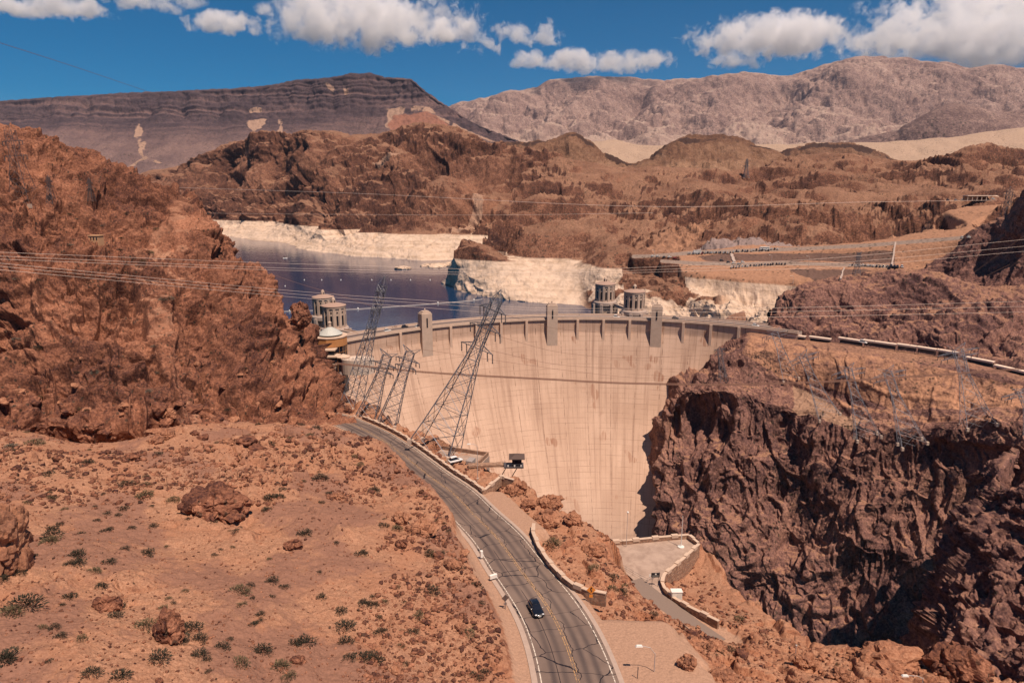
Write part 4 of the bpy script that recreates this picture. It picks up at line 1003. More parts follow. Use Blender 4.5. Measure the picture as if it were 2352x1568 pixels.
intake_tower(1456, 476, 7.6, 3.0, 16.8, 'shaded grey intake tower right of the sloping footbridge')
# bridges from the crest to the towers
for (pa, Ya, za), (pb, Yb, zb), lab in (((1416, 505, 3.2), (1470, 468, 1.6), 'sloping concrete footbridge between the two shaded intake towers'),
                                  ((784, 424, -1), (830, 412, -.2), 'concrete access bridge from the left crest end to the intake towers')):
    a = np.array([(pa-1176)/F*(Ya*CP+(CAMZ-za)*SP), Ya, za]); b = np.array([(pb-1176)/F*(Yb*CP+(CAMZ-zb)*SP), Yb, zb])
    t = thing('access_bridge', lab, 'bridge', tuple((a+b)/2)); d = b-a; L = math.hypot(d[0], d[1]); rz = math.atan2(d[1], d[0])
    m = MB(); m.box((0, 0, -.6), (L, 5, 1.2), rz); m.build('deck', CON2, t)
    nrm = np.array([-d[1], d[0]])/L
    for s in (-1, 1): m = MB(); m.box((nrm[0]*2.3*s, nrm[1]*2.3*s, .5), (L, .35, 1), rz); m.build('parapet', CON, t)

# ---------------------------------------------------------------- visitor building at the left end of the crest
VX, VY = -103.5, 372
t = thing('visitor_building', 'round copper coloured visitor building with pale conical roof beside the left crag', 'building', (VX, VY, -3))
COPPER = flat('copper_cladding', (.48, .22, .085), .55, .1, .12, .8)
m = MB(); m.lathe([(9.4, 5.6), (9.4, 10.4)], n=12); m.build('copper_band', COPPER, t)
m = MB(); m.lathe([(9.7, 10.4), (9.7, 10.9)], n=12); m.build('roof_edge', CAP, t)
m = MB(); m.lathe([(9.0, -22), (9.0, 5.6)], n=12); wl_ = m.build('glass_wall', GLASSY, t)
m = MB()
for k in range(24):
    a = 2*math.pi*k/24; m.bar((9.02*math.cos(a), 9.02*math.sin(a), -8), (9.02*math.cos(a), 9.02*math.sin(a), 5.5), .09)
for z in (-4, -1, 2): m.lathe([(9.06, z), (9.06, z+.2)], n=12)
m.build('mullions', COPPER, wl_)
m = MB(); m.lathe([(6.7, 10.9), (6.7, 11.8)], n=24); m.build('roof_drum', GLASSY, t)
m = MB(); m.lathe([(7.0, 11.8), (3.3, 14.4), (1.0, 15.6)], n=24); m.build('conical_roof', flat('pale_copper_roof', (.47, .47, .43), .6, .1, .3, 1.5), t)
m = MB(); m.lathe([(.9, 15.4), (.9, 17.8), (1.1, 17.9), (1.1, 18.2), (.2, 18.9)], n=12); m.build('cupola', CON, t)
t2 = thing('stepped_annex', 'stepped white roofed annex with window bands in front of the round visitor building', 'annex', (VX+3.6, VY-12, -3))
for (x, y, z, w, d, h) in ((-1.5, 2.2, 3.2, 6, 6, 2.8), (.5, -.2, -.3, 6.4, 6, 3.5)):
    m = MB(); m.box((x, y, z), (w, d, h)); m.build('window_band', GLASSY, t2)
    m = MB(); m.box((x, y, z+h/2+.35), (w+.8, d+.8, .7)); m.build('roof_slab', CAP, t2)
    m = MB(); m.box((x, y, z-h/2-.4), (w+.5, d+.5, .9)); m.build('sill_band', CAP, t2)
m = MB(); m.box((0, .8, -9), (7.5, 8, 15)); m.build('base_wall', CON2, t2)
PX_, PY_ = PY(788, 815, 352)[:2]
t3 = thing('glass_pavilion', 'small round glass pavilion with pale roof on the viewing terrace', 'pavilion', (PX_, PY_, -4.5))
m = MB(); m.lathe([(3.4, -3), (3.4, 4.6)], n=8); gw = m.build('glass_wall', GLASSY, t3)
m = MB()
for k in range(8): a = 2*math.pi*k/8; m.bar((3.42*math.cos(a), 3.42*math.sin(a), -3), (3.42*math.cos(a), 3.42*math.sin(a), 4.6), .1)
m.build('mullions', COPPER, gw)
m = MB(); m.lathe([(3.9, 4.6), (3.9, 5.0), (1.2, 5.9), (.3, 6.3)], n=8); m.build('roof', CAP, t3)
TX_, TY_, TZ_ = PY(834, 826, 350)
TZ_ += .8; t4 = thing('viewing_terrace', 'pale rounded viewing terrace with railing below the visitor building', 'terrace', (TX_-1.5, TY_, TZ_))
m = MB(); m.prism([(8.5*math.cos(a)*1.05-1.5, 5.5*math.sin(a)) for a in np.linspace(0, 2*math.pi, 28)[:-1]], -8, 0); m.build('deck', flat('terrace_paving', (.60, .47, .38), .9), t4)
m = MB(); pr = [(8.3*math.cos(a)*1.05-1.5, 5.3*math.sin(a), 0) for a in np.linspace(-2.6, 2.6, 26)]
for q in pr: m.bar(q, (q[0], q[1], 1.1), .05)
m.path([(a, b, 1.1) for a, b, _ in pr], .06, 4); m.path([(a, b, .55) for a, b, _ in pr], .05, 4); m.build('railing', STEEL_D, t4)

# ---------------------------------------------------------------- lattice pylons
def pylon(name, base, top, wb, wt_, arms, label, cat='pylon', r=.13, group=None, horns=False, arm_dir=None, panels=9, mat=STEEL, cage=True):
    """base/top world points; arms: list of (t along axis, half width)"""
    base = np.array(base, float); top = np.array(top, float); ax = top-base; H = np.linalg.norm(ax); ax /= H
    t = thing(name, label, cat, tuple(base), 0, group)
    u = np.array(arm_dir, float) if arm_dir is not None else np.array([1., 0, 0]); u -= ax*np.dot(u, ax); u /= np.linalg.norm(u); v = np.cross(ax, u)
    wd = lambda s: wb+(wt_-wb)*min(1, s/.62)**.9
    cn = lambda s: [ax*H*s+(a*u+b*v)*wd(s)/2 for a, b in ((-1, -1), (1, -1), (1, 1), (-1, 1))]
    ss = [0]; 
    for k in range(panels): ss.append(ss[-1]+(1.55-.9*k/panels))
    ss = np.array(ss)/ss[-1]*.93
    m = MB()
    for i in range(len(ss)-1):
        a, b = cn(ss[i]), cn(ss[i+1])
        for k in range(4):
            m.bar(a[k], b[k], r*1.25); k2 = (k+1) % 4
            m.bar(a[k], b[k2], r*.62, 3); m.bar(a[k2], b[k], r*.62, 3); m.bar(b[k], b[k2], r*.7, 3)
            if i < 2:
                mid = (np.array(a[k])+a[k2])/2; m.bar(mid, (np.array(a[k])+b[k])/2, r*.45, 3); m.bar(mid, (np.array(a[k2])+b[k2])/2, r*.45, 3)
    a = cn(.93); pk = [ax*H] if not horns else [ax*H+u*wt_*1.1, ax*H-u*wt_*1.1]
    for p_ in pk:
        for c in a: m.bar(c, p_, r*.8)
    m.build('lattice_mast', mat, t)
    for k, (s, hw) in enumerate(arms):
        m = MB(); c = ax*H*s; w2 = wd(s)/2; hh = .028*H
        for sg in (-1, 1):
            tip = c+u*hw*sg
            for b in (-1, 1):
                e0 = c+u*w2*sg+v*w2*b; e1 = e0+ax*hh
                m.bar(e0, tip, r*.9); m.bar(e1, tip, r*.7)
                for f in (.33, .66): m.bar(e0+(tip-e0)*f, e1+(tip-e1)*f, r*.5, 3)
            m.bar(c+u*w2*sg-v*w2, c+u*w2*sg+v*w2, r*.8); m.bar(c-u*w2+v*w2*sg, c+u*w2+v*w2*sg, r*.8)
            if cage:
                for f in (.45, .72, 1): 
                    q = c+u*(w2+(hw-w2)*f)*sg; m.bar(q-v*w2*(1.4-f*.7), q+v*w2*(1.4-f*.7), r*.6, 3)
        arm = m.build('crossarm', mat, t)
        for sg in (-1, 1):
            for f in ((1, .55) if hw > 3 else (1,)):
                m = MB(); q = c+u*(w2+(hw-w2)*f)*sg; L = .055*H
                for j in range(5): m.lathe([(.09, -L*(j+1)/5), (.20, -L*(j+.7)/5), (.20, -L*(j+.4)/5), (.09, -L*j/5)], q, 6)
                m.build('insulator', STEEL_D, arm)
    if cat == 'pylon' and wb > 5:
        for k, c in enumerate(cn(0)): 
            m = MB(); m.box(c+np.array((0, 0, -.2)), (1.2, 1.2, 1.6)); m.build('footing', CON, t)
    return t
def A(px, py, Y): return np.array(PY(px, py, Y))
PB = A(1000, 1030, 203); PBt = A(1151, 665, 216)
pylon('lattice_pylon', PB, PBt, 14.0, 3.0, [(.63, 5.6), (.755, 5.4), (.87, 4.6)], 'tallest lattice pylon, leaning right across the middle of the dam face', panels=10, r=.15, arm_dir=(1, -.2, 0), group='pylons left of the canyon')
pylon('lattice_pylon', A(806, 934, 266), A(884, 634, 276), 7.0, 2.8, [(.60, 2.4), (.74, 2.4), (.88, 2.2)], 'narrow dark lattice pylon leaning over the lake in front of the visitor building', panels=13, r=.15, arm_dir=(.4, 1, 0), group='pylons left of the canyon')
pylon('lattice_pylon', A(842, 962, 252), A(893, 806, 258), 8.0, 3.4, [(.80, 5.4), (.70, 4.6)], 'left one of the two dark horned low pylons by the upper road bend', horns=True, panels=8, r=.14, group='pylons left of the canyon')
pylon('lattice_pylon', A(890, 972, 238), A(946, 797, 244), 7.0, 3.2, [(.83, 4.6), (.74, 4.0)], 'right one of the two horned low pylons by the upper road bend', horns=True, panels=8, r=.13, group='pylons left of the canyon')
RG = 'pylons right of the canyon'
for (b, tp, wb, wt2, hw, lab) in ((A(1816, 872, 392), A(1776, 755, 402), 9, 3.6, 7.5, 'grey lattice pylon standing in front of the right end of the dam crest road'),
        (A(1903, 955, 352), A(1838, 806, 364), 11, 3.6, 8.5, 'grey lattice pylon on the bench, its head just below the first pale shelter roofs'),
        (A(1992, 1003, 322), A(1944, 836, 332), 11, 3.4, 8.0, 'grey lattice pylon at the cliff edge, left one of two alike with wide flat heads'),
        (A(2095, 1018, 308), A(2034, 842, 318), 11, 3.4, 8.0, 'grey lattice pylon at the cliff edge, right one of two alike with wide flat heads'),
        (A(2246, 975, 300), A(2196, 790, 310), 12, 3.6, 8.5, 'tall grey lattice pylon whose head overlaps the row of shelter roofs'),
        (A(2392, 1015, 280), A(2346, 888, 288), 11, 3.4, 8.5, 'lattice pylon cut by the right edge above the shaded cliff')):
    pylon('lattice_pylon', b, tp, wb, wt2, [(.90, hw), (.84, hw*.9)], lab, r=.10, panels=7, group=RG, horns=True, mat=STEEL_L, arm_dir=(1, -.35, 0))
pylon('lattice_pylon', A(1662, 882, 402), A(1652, 796, 404), 5, 2.4, [(.93, 3.2), (.80, 3.0)], 'small lattice pylon close to the right end of the dam face', r=.11, panels=6, group=RG)
for (px, pb, pt, Yd, lab, wbm) in ((60, 466, 286, None, 'big dark lattice pylon on the crag skyline at the upper left', 12), (118, 462, 402, None, 'small faint lattice pylon just right of the big skyline pylon', 6), (211, 456, 408, None, 'small lattice pylon on the crag, right one of the three there', 6),
                        (1713, 408, 364, None, 'distant lattice pylon on the plateau, left one of two', 9), (1900, 414, 370, None, 'distant lattice pylon on the plateau, right one of two', 9),
                        (1966, 640, 578, None, 'lattice pylon standing on the knoll above the bluff, below the car parks', 7), (2306, 522, 428, None, 'pale lattice pylon on the shaded spur near the right edge', 8)):
    h = hit(px, pb); 
    if px == 1966: h = PY(1966, 640, 478)
    if px == 2306: h = PY(2306, 522, 585)
    tpz = PY(px+(-6 if px < 100 else 0), pt, h[1])[2]
    H = tpz-h[2]; rr = max(.07, h[1]*.00024)
    pylon('lattice_pylon', (h[0], h[1], h[2]-1), (h[0]-(2 if px < 100 else 0), h[1], tpz), H*.28, H*.09, [(.62, H*.15), (.80, H*.13)], lab, r=rr, panels=7, group='pylons on the heights', horns=(px in (1966,)), mat=STEEL_D if px < 300 else STEEL)

# ---------------------------------------------------------------- power lines
WIRE = flat('aluminium_wire', (.46, .37, .33), .5, .3, .05); WIRE_D = flat('dark_cable', (.20, .10, .07), .8, 0, .1)
def wire(pts, r, label, mat=WIRE, name='power_line', cat='power line', group='power lines over the canyon', n=40):
    w = row_world(pts); s = np.concatenate([[0], np.cumsum(np.linalg.norm(np.diff(w, axis=0), axis=1))]); P_ = pchip(s/s[-1], w, np.linspace(0, 1, n))
    mb = MB(); mb.path(P_, r, 4); return mb.build(name, mat, None, label=label, category=cat, group=group)
for i, (a, b, c, d, e) in enumerate(((581, 609, 619, 601, 550), (590, 619, 625, 611, 566), (597, 624, 630, 619, 578))):
    wire([(-60, a-4, 200), (784, b, 262), (1350, c, 300), (1764, d, 318), (2420, e-6, 325)], .048, f'pale power line of the upper set over the lake and car parks, {("top", "middle", "bottom")[i]} one')
for i, (a, b, c, d, e, f) in enumerate(((604, 677, 690, 708, 707, 692), (611, 684, 697, 713, 716, 704), (619, 692, 707, 725, 728, 717))):
    wire([(-60, a-5, 196), (784, b, 258), (980, c, 272), (1263, d, 292), (1764, e, 312), (2420, f-2, 318)], .05, f'pale power line of the lower set just above the dam crest, {("top", "middle", "bottom")[i]} one')
wire([(380, 430, 700), (784, 443, 690), (1568, 475, 690), (2000, 464, 700), (2290, 460, 700)], .13, 'thin far power line drawn across the hills above the car parks')
wire([(420, 489, 690), (700, 492, 690), (1100, 494, 690), (1500, 489, 690)], .09, 'thin far power line low over the hills behind the lake', WIRE)
wire([(-40, 86, 240), (160, 150, 300), (335, 209, 420)], .09, 'single dark line against the sky at the left', WIRE_D)
wire([(535, 592, 330), (620, 628, 325), (745, 668, 320), (860, 705, 300)], .08, 'dark line slanting down over the lake at the left', WIRE_D)
for i, (x0, y0, x1, y1) in enumerate(((2352, 540, 1905, 850), (2352, 585, 2010, 850), (2352, 640, 2120, 830), (2300, 620, 1880, 800))):
    wire([(x0+20, y0-13, 320), ((x0+x1)/2, (y0+y1)/2+8, 325), (x1, y1, 330)], .05, ('topmost', 'second', 'lowest', 'leftmost')[i]+' slanting guy line across the dark bluff at the right', WIRE_D, group='slanting guy lines by the bluff')
for i, (x0, y0, y1, y2) in enumerate(((955, 800, 868, 905), (1130, 768, 822, 838), (1105, 800, 846, 880), (1155, 722, 760, 750))):
    wire([(x0, y0, 228), (1300, (y0+y1)/2+16, 270), (1480, y1, 300), (1780, y2-40, 350), (1840, y2-70, 362)], .045, ('lowest', 'second', 'third', 'topmost')[i]+' thin line strung over the dam face from the leaning pylons', WIRE_D, group='thin lines strung over the dam face')
CB = [(770, 835, 262), (1000, 857, 258), (1250, 871, 255), (1450, 881, 252), (1640, 884, 252), (1850, 879, 252), (2100, 865, 252), (2420, 842, 252)]
t = thing('cableway_bundle', 'thick rust brown cable bundle hanging across the whole canyon in front of the dam', 'cable', tuple(row_world(CB)[3]))
for k in range(4):
    o = wire(CB, .11, '', WIRE_D, 'track_cable'); del o['label'], o['category'], o['group']
    o.parent = t; o.location = -Vector(t.location)+Vector((0, (k-1.5)*.35, (k % 2)*.2+(k > 1)*.08))
# ---------------------------------------------------------------- walls beside the road and round the plaza
def clean(pts, step):
    pts = np.array(pts, float); s = np.concatenate([[0], np.cumsum(np.linalg.norm(np.diff(pts, axis=0), axis=1))])
    n = max(2, int(round(s[-1]/step))+1); q = np.linspace(0, s[-1], n)
    return np.stack([np.interp(q, s, pts[:, k]) for k in range(3)], 1)
def sweep(mb, pts, w, z0, z1):
    d = np.gradient(pts[:, :2], axis=0); d /= np.linalg.norm(d, axis=1, keepdims=True); nr = np.stack([d[:, 1], -d[:, 0]], 1)
    V = []
    for p, n in zip(pts, nr):
        for s, z in ((-1, z0), (1, z0), (1, z1), (-1, z1)): V.append((p[0]+n[0]*w/2*s, p[1]+n[1]*w/2*s, p[2]+z))
    m = len(pts); Fc = [(i*4+k, i*4+(k+1) % 4, i*4+4+(k+1) % 4, i*4+4+k) for i in range(m-1) for k in range(4)]+[(3, 2, 1, 0), tuple(4*m-4+k for k in range(4))]
    mb.add(V, Fc)
def guard_wall(pts, label, h=1.05, w=.6, deep=1.5, period=5.6, mer=True):
    P_ = clean(pts, .9); t = thing('stone_guard_wall', label, 'guard wall', tuple(P_[len(P_)//2])); L = -Vector(t.location)
    m = MB(); sweep(m, P_, w, -deep, h); o = m.build('wall', STONE, t); o.location = L
    m = MB(); sweep(m, P_, w+.16, h, h+.16); o = m.build('coping', CAP, t); o.location = L
    if mer:
        k = max(2, int(period/.9)); c = max(2, int(1.9/.9))
        for i in range(k//2, len(P_)-c, k):
            m = MB(); sweep(m, P_[i:i+c+1], w+.3, h-.4, h+.42); o = m.build('merlon', CAP, t); o.location = L
    return t
rs = road_side(6.95)
iA = int(np.argmin(np.abs(proj(rs)[0]-1120)+np.abs(proj(rs)[1]-1090))); iB = int(np.argmin(np.abs(proj(rs)[0]-826)+np.abs(proj(rs)[1]-975)))
w1 = list(rs[iA:iB:4]); w1 = [PZ(1180, 1110, rs[iA][2]-.3), PZ(1150, 1102, rs[iA][2]-.1)]+w1[1:]
guard_wall(w1, 'long stone guard wall on the canyon side of the upper road bend')
w2 = [road_pt(*p) for p in [(1226, 1212), (1224, 1232), (1237, 1264), (1262, 1302), (1292, 1334), (1318, 1354), (1348, 1366), (1392, 1374)]]
guard_wall(w2, 'stone guard wall right of the road, ending behind the orange diamond sign')
zz = lambda px, py, z: PZ(px, py, z)
w3 = [zz(1384, 1253, 0), zz(1440, 1249, 0), zz(1520, 1241, 0), zz(1580, 1236, 0), zz(1603, 1254, 0)]
guard_wall(w3, 'stone parapet along the canyon edge of the plaza', deep=4)
w4 = [zz(1605, 1257, 0), zz(1570, 1290, 0), zz(1525, 1328, 0), zz(1520, 1345, 0), zz(1526, 1360, 0), zz(1545, 1380, .4)]
guard_wall(w4, 'curved stone wall on the right side of the plaza above the sandy slope', deep=7, period=4.6)
w5 = [zz(1546, 1381, .4), zz(1585, 1404, 1.1), zz(1650, 1436, 2.0)]
guard_wall(w5, 'stone wall along the lower road below the plaza')
h0, h1 = hit(1568, 1445), hit(1612, 1478)
guard_wall([h0, h1], 'short stone wall between the sandy lay-by and the lower road', deep=2.5)

# railing, kerb, sign, cabinet on the plaza
rp = clean([zz(1407, 1292, 0), zz(1484, 1338, 0), zz(1515, 1322, 0)], 2.2)
t = thing('plaza_railing', 'thin grey tube railing between the plaza and the lower road', 'railing', tuple(rp[0])); L = -Vector(t.location)
for p in rp: m = MB(); m.bar(p, p+np.array((0, 0, 1.1)), .04); o = m.build('post', STEEL, t); o.location = L
for z in (.55, 1.08): m = MB(); m.path(rp+np.array((0, 0, z)), .035, 4); o = m.build('rail', STEEL, t); o.location = L
m = MB(); sweep(m, clean([zz(1462, 1341, .0), zz(1508, 1366, .1)], 1), .3, -.1, .22)
m.build('red_kerb', flat('red_kerb_paint', (.38, .07, .045), .7), None, label='faded red painted kerb beside the lower road', category='kerb')
def sign_post(p, h, m=None): m = m or MB(); m.bar(p, np.array(p)+np.array((0, 0, h)), .05, 6); return m
b = np.array(zz(1504, 1346, 0)); t = thing('information_sign', 'black information board on two posts at the plaza entrance', 'sign', tuple(b))
for s in (-1, 1): m = MB(); m.bar((.7*s, 0, 0), (.7*s, 0, 3.4), .05, 6); m.build('post', STEEL_D, t)
m = MB(); m.box((0, -.08, 3.0), (1.95, .06, 1.15)); pn = m.build('panel', flat('black_sign_panel', (.02, .02, .025), .5), t)
m = MB(); m.box((.05, -.125, 3.25), (.36, .02, .36)); m.build('emblem', WHITE, pn)
for z in (2.88, 2.66): m = MB(); m.box((0, -.125, z), (1.5, .02, .06)); m.build('text_line', flat('sign_text', (.35, .33, .3), .6), pn)
m = MB(); m.box((-1.25, -.02, 2.85), (.42, .05, .5)); m.build('side_plate', WHITE, t)
b = np.array(hit(1552, 1372)); t = thing('utility_cabinet', 'white utility cabinet behind the curved plaza wall', 'cabinet', tuple(b))
m = MB(); m.box((0, 0, .9), (2.3, 1.3, 1.9)); m.build('housing', WHITE, t, bevel=.05); m = MB(); m.box((0, 0, 1.95), (2.5, 1.5, .14)); m.build('lid', WHITE, t)
for s in (-.55, .55): m = MB(); m.box((s, -.67, .9), (.95, .03, 1.5)); m.build('door', flat('cabinet_door', (.66, .62, .56), .5), t)

# road signs
def yaw_to_cam(p): return math.atan2(-p[0], p[1])*1.0
b = np.array(road_pt(1357, 1381)); t = thing('curve_sign', 'orange diamond road sign with a black winding arrow by the wall', 'road sign', tuple(b), -.05)
m = MB(); m.bar((0, 0, -.3), (0, 0, 2.9), .05, 6); m.build('post', STEEL_D, t)
ORG = flat('orange_sign', (.72, .25, .04), .5, var=.05)
m = MB(); a = .80; m.add([(0, -.07, 2.35-a), (a, -.07, 2.35), (0, -.07, 2.35+a), (-a, -.07, 2.35), (0, -.10, 2.35-a), (a, -.10, 2.35), (0, -.10, 2.35+a), (-a, -.10, 2.35)], [(0, 1, 2, 3), (7, 6, 5, 4), (0, 4, 5, 1), (1, 5, 6, 2), (2, 6, 7, 3), (3, 7, 4, 0)])
dp = m.build('diamond_panel', ORG, t)
m = MB(); P_ = [(0, -.13, 1.86), (0, -.13, 2.05), (.14, -.13, 2.18), (.14, -.13, 2.28), (-.12, -.13, 2.42), (-.12, -.13, 2.52), (.02, -.13, 2.64), (.02, -.13, 2.74)]; m.path(P_, .055, 4)
m.add([(-.17, -.13, 2.70), (.21, -.13, 2.70), (.02, -.13, 2.96), (-.17, -.16, 2.70), (.21, -.16, 2.70), (.02, -.16, 2.96)], [(0, 1, 2), (5, 4, 3), (0, 3, 4, 1), (1, 4, 5, 2), (2, 5, 3, 0)])
m.build('winding_arrow', DARK, dp)
m = MB(); m.box((0, -.09, 1.18), (.62, .03, .55)); m.build('plaque', ORG, t)
b = np.array(road_pt(1161, 1398)); t = thing('diamond_sign', 'dark back of a diamond road sign at the left road edge by the car', 'road sign', tuple(b), .3)
m = MB(); m.bar((0, 0, -.3), (0, 0, 2.7), .045, 6); m.build('post', STEEL, t)
m = MB(); a = .68; m.add([(0, .05, 2.1-a), (a, .05, 2.1), (0, .05, 2.1+a), (-a, .05, 2.1), (0, .08, 2.1-a), (a, .08, 2.1), (0, .08, 2.1+a), (-a, .08, 2.1)], [(0, 1, 2, 3), (7, 6, 5, 4), (0, 4, 5, 1), (1, 5, 6, 2), (2, 6, 7, 3), (3, 7, 4, 0)])
m.build('diamond_panel', flat('sign_back', (.13, .085, .07), .6), t)
m = MB(); m.box((0, .06, 1.0), (.6, .03, .45)); m.build('plaque', flat('sign_back_plaque', (.30, .22, .19), .6), t)
for (px, py), lab, w_, h_ in (((1106, 1283), 'upright white marker box at the left road edge', .55, 1.5), ((1133, 1331), 'flat white box at the left road edge above the diamond sign', 1.5, .8)):
    b = np.array(road_pt(px, py)); t = thing('marker_box', lab, 'marker box', tuple(b), .5)
    m = MB(); m.box((0, 0, h_/2+.35), (w_, .45, h_)); m.build('box', WHITE, t, bevel=.04)
    m = MB(); m.bar((0, 0, -.2), (0, 0, .4), .06, 6); m.build('post', STEEL, t)
b = np.array(hit(1465, 1556)); t = thing('marker_post', 'slim dark marker post in the sandy lay-by', 'post', tuple(b))
m = MB(); m.bar((0, 0, -.2), (0, 0, 1.9), .06, 6); m.build('post', STEEL_D, t); m = MB(); m.box((0, -.05, 1.7), (.14, .03, .4)); m.build('plate', STEEL_D, t)

# ---------------------------------------------------------------- street lamps and poles
GP = flat('lamp_grey', (.50, .43, .39), .5, .2, .06)
def lamp(base, ztop, head, label, r=.11, group='street lamps'):
    base = np.array(base); H = ztop-base[2]; t = thing('street_lamp', label, 'street lamp', tuple(base), 0, group)
    m = MB(); m.bar((0, 0, -.4), (0, 0, H), r, 8, r*.55); m.build('pole', GP, t)
    m = MB(); m.box((0, 0, .15), (.6, .6, .5)); m.build('plinth', CON, t)
    hd = np.array(head)-base; m = MB(); m.path([(0, 0, H-.05), hd*.35+np.array((0, 0, H*.68)), hd*.72+np.array((0, 0, H*.3)), hd] if False else [np.array((0, 0, H-.1)), np.array((hd[0]*.35, hd[1]*.35, H+(hd[2]-H)*.75)), hd], r*.5, 6); m.build('arm', GP, t)
    d = hd[:2]/max(1e-6, np.linalg.norm(hd[:2])); m = MB(); m.box(hd+np.array((d[0]*.25, d[1]*.25, -.02)), (1.05, .42, .22), math.atan2(d[1], d[0]), .7); m.build('lamp_head', WHITE, t)
def lamp_px(bx, by, ty, hx, hy, label, base=None):
    b = np.array(base if base is not None else hit(bx, by)); zt = PY(bx, ty, b[1])[2]; lamp(b, zt, PY(hx, hy, b[1]), label)
lamp_px(1097, 1100, 1024, 1079, 1019, 'grey street lamp behind the upper stone wall, next to the lookout hut', PY(1097, 1100, 174))
lamp_px(1248, 1240, 1144, 1218, 1138, 'grey street lamp at the start of the second stone wall, its arm to the left')
lamp_px(1571, 1377, 1287, 1552, 1284, 'street lamp beside the white utility cabinet below the plaza')
lamp_px(1494, 1640, 1500, 1472, 1482, 'street lamp at the bottom edge in the sandy lay-by', PY(1497, 1640, 84))
lamp_px(2107, 1640, 1556, 2083, 1550, 'street lamp head in front of the big rounded boulder at bottom right', PY(2107, 1640, 88))
for px, pb, pt, lab, Y in ((1437, 1243, 1178, 'slim globe lamp post standing behind the plaza parapet', None), ):
    b = np.array(zz(px, 1251, 0))+np.array((0, -1, 0)); zt = PY(px, pt, b[1])[2]-b[2]; t = thing('globe_lamp', lab, 'lamp post', tuple(b))
    m = MB(); m.bar((0, 0, 0), (0, 0, zt), .09, 8, .06); m.build('pole', GP, t); m = MB(); m.lathe([(.05, zt-.1), (.27, zt+.15), (.27, zt+.35), (.05, zt+.6)], n=10); m.build('globe', WHITE, t)
b = np.array(zz(1564, 1256, 0)); zt = PY(1564, 1184, b[1])[2]-b[2]; t = thing('flagpole', 'white flagpole without a flag at the plaza corner', 'flagpole', tuple(b))
m = MB(); m.bar((0, 0, 0), (0, 0, zt), .13, 8, .06); m.build('pole', WHITE, t); m = MB(); m.lathe([(.85, 0), (.85, .25), (.2, .35)], n=12); m.build('base', WHITE, t)
b = np.array(hit(1827, 1507)); t = thing('marker_post', 'thin pale post on the rocky edge above the canyon', 'post', tuple(b)); m = MB(); m.bar((0, 0, -.5), (0, 0, 2.4), .09, 6); m.build('post', GP, t); m = MB(); m.box((0, 0, 2.45), (.3, .3, .12)); m.build('cap', GP, t)
for (bx, by, ty, lab) in ((1770, 609, 586, 'thin pole among the lower row of dark parked cars'), (1820, 650, 634, 'thin pole below the car parks near the pale track'), (1503, 587, 575, 'thin pole at the left end of the upper car park'), (1856, 612, 589, 'thin pole beside the lower car park road')):
    b = np.array(hit(bx, by)); zt = PY(bx, ty, b[1])[2]; lamp(b, zt, (b[0]-2.5, b[1], zt+.4), 'far street lamp, '+lab, r=.22, group='far street lamps at the car parks')

# ---------------------------------------------------------------- lookout hut above the canyon
hb = np.array(PY(1180, 1067, 187)); t = thing('lookout_hut', 'small dark lookout hut with hipped roof and railing over the canyon', 'hut', tuple(hb))
ROOFD = flat('dark_roof', (.10, .065, .055), .8)
m = MB(); m.box((0, 0, -.25), (7.0, 4.4, .4)); m.build('platform', STEEL_D, t)
m = MB(); m.box((1.1, 0, 1.5), (3.4, 3.2, 3.0)); bd = m.build('cabin', flat('hut_wall', (.035, .03, .035), .6), t)
m = MB(); m.box((1.1, -1.62, 1.9), (2.8, .06, 1.1)); m.build('window', GLASSY, bd)
m = MB(); m.box((1.1, 0, 3.1), (5.6, 5.2, .2)); m.box((1.1, 0, 3.65), (5.4, 5.0, .9), 0, .25); m.build('roof', ROOFD, t)
m = MB()
for x in np.linspace(-3.4, 3.4, 9): m.bar((x, -2.1, 0), (x, -2.1, 1.1), .05)
for z in (.5, 1.08): m.bar((-3.4, -2.1, z), (3.4, -2.1, z), .05); m.bar((-3.4, -2.1, z), (-3.4, 2.1, z), .05)
m.build('railing', STEEL, t)
for x in (-2, .3, 2.6): m = MB(); m.box((x, -2.2, .55), (.5, .05, .7)); m.build('notice_panel', WHITE, t)
m = MB(); m.bar((1.2, .5, 3.9), (1.2, .5, 6.0), .04); m.build('antenna', STEEL_D, t); t.scale = (.84, .84, .84)
m = MB(); m.box((-9.5, 1, -.5), (13.5, 2.6, .8), .08); m.build('walkway', STONE, t)
m = MB()
for x in (-2, 2): m.bar((x, 1.5, -.4), (x-3, 4, -7), .16)
m.build('bracket', STEEL_D, t)
# platform pad with equipment at the foot of the tall pylon
pb_ = np.array(PY(1046, 1058, 196)); t = thing('concrete_pad', 'pale concrete yard with low walls at the foot of the tallest pylon', 'yard', tuple(pb_))
m = MB(); m.box((0, 0, -5), (17, 15, 10), -.35); m.build('slab', PZM, t)
for (x, y, w_, d_) in ((0, 7.2, 16.5, .5), (8.0, 0, .5, 14)):
    m = MB(); c, s = math.cos(-.35), math.sin(-.35); m.box((x*c-y*s, x*s+y*c, .6), (w_, d_, 1.3), -.35); m.build('low_wall', STONE, t)
m = MB(); m.box((5.0, -3.0, .9), (2.0, 3.2, 1.9), -.35); m.build('equipment_box', flat('equipment_grey', (.32, .27, .25), .7), t, bevel=.08)

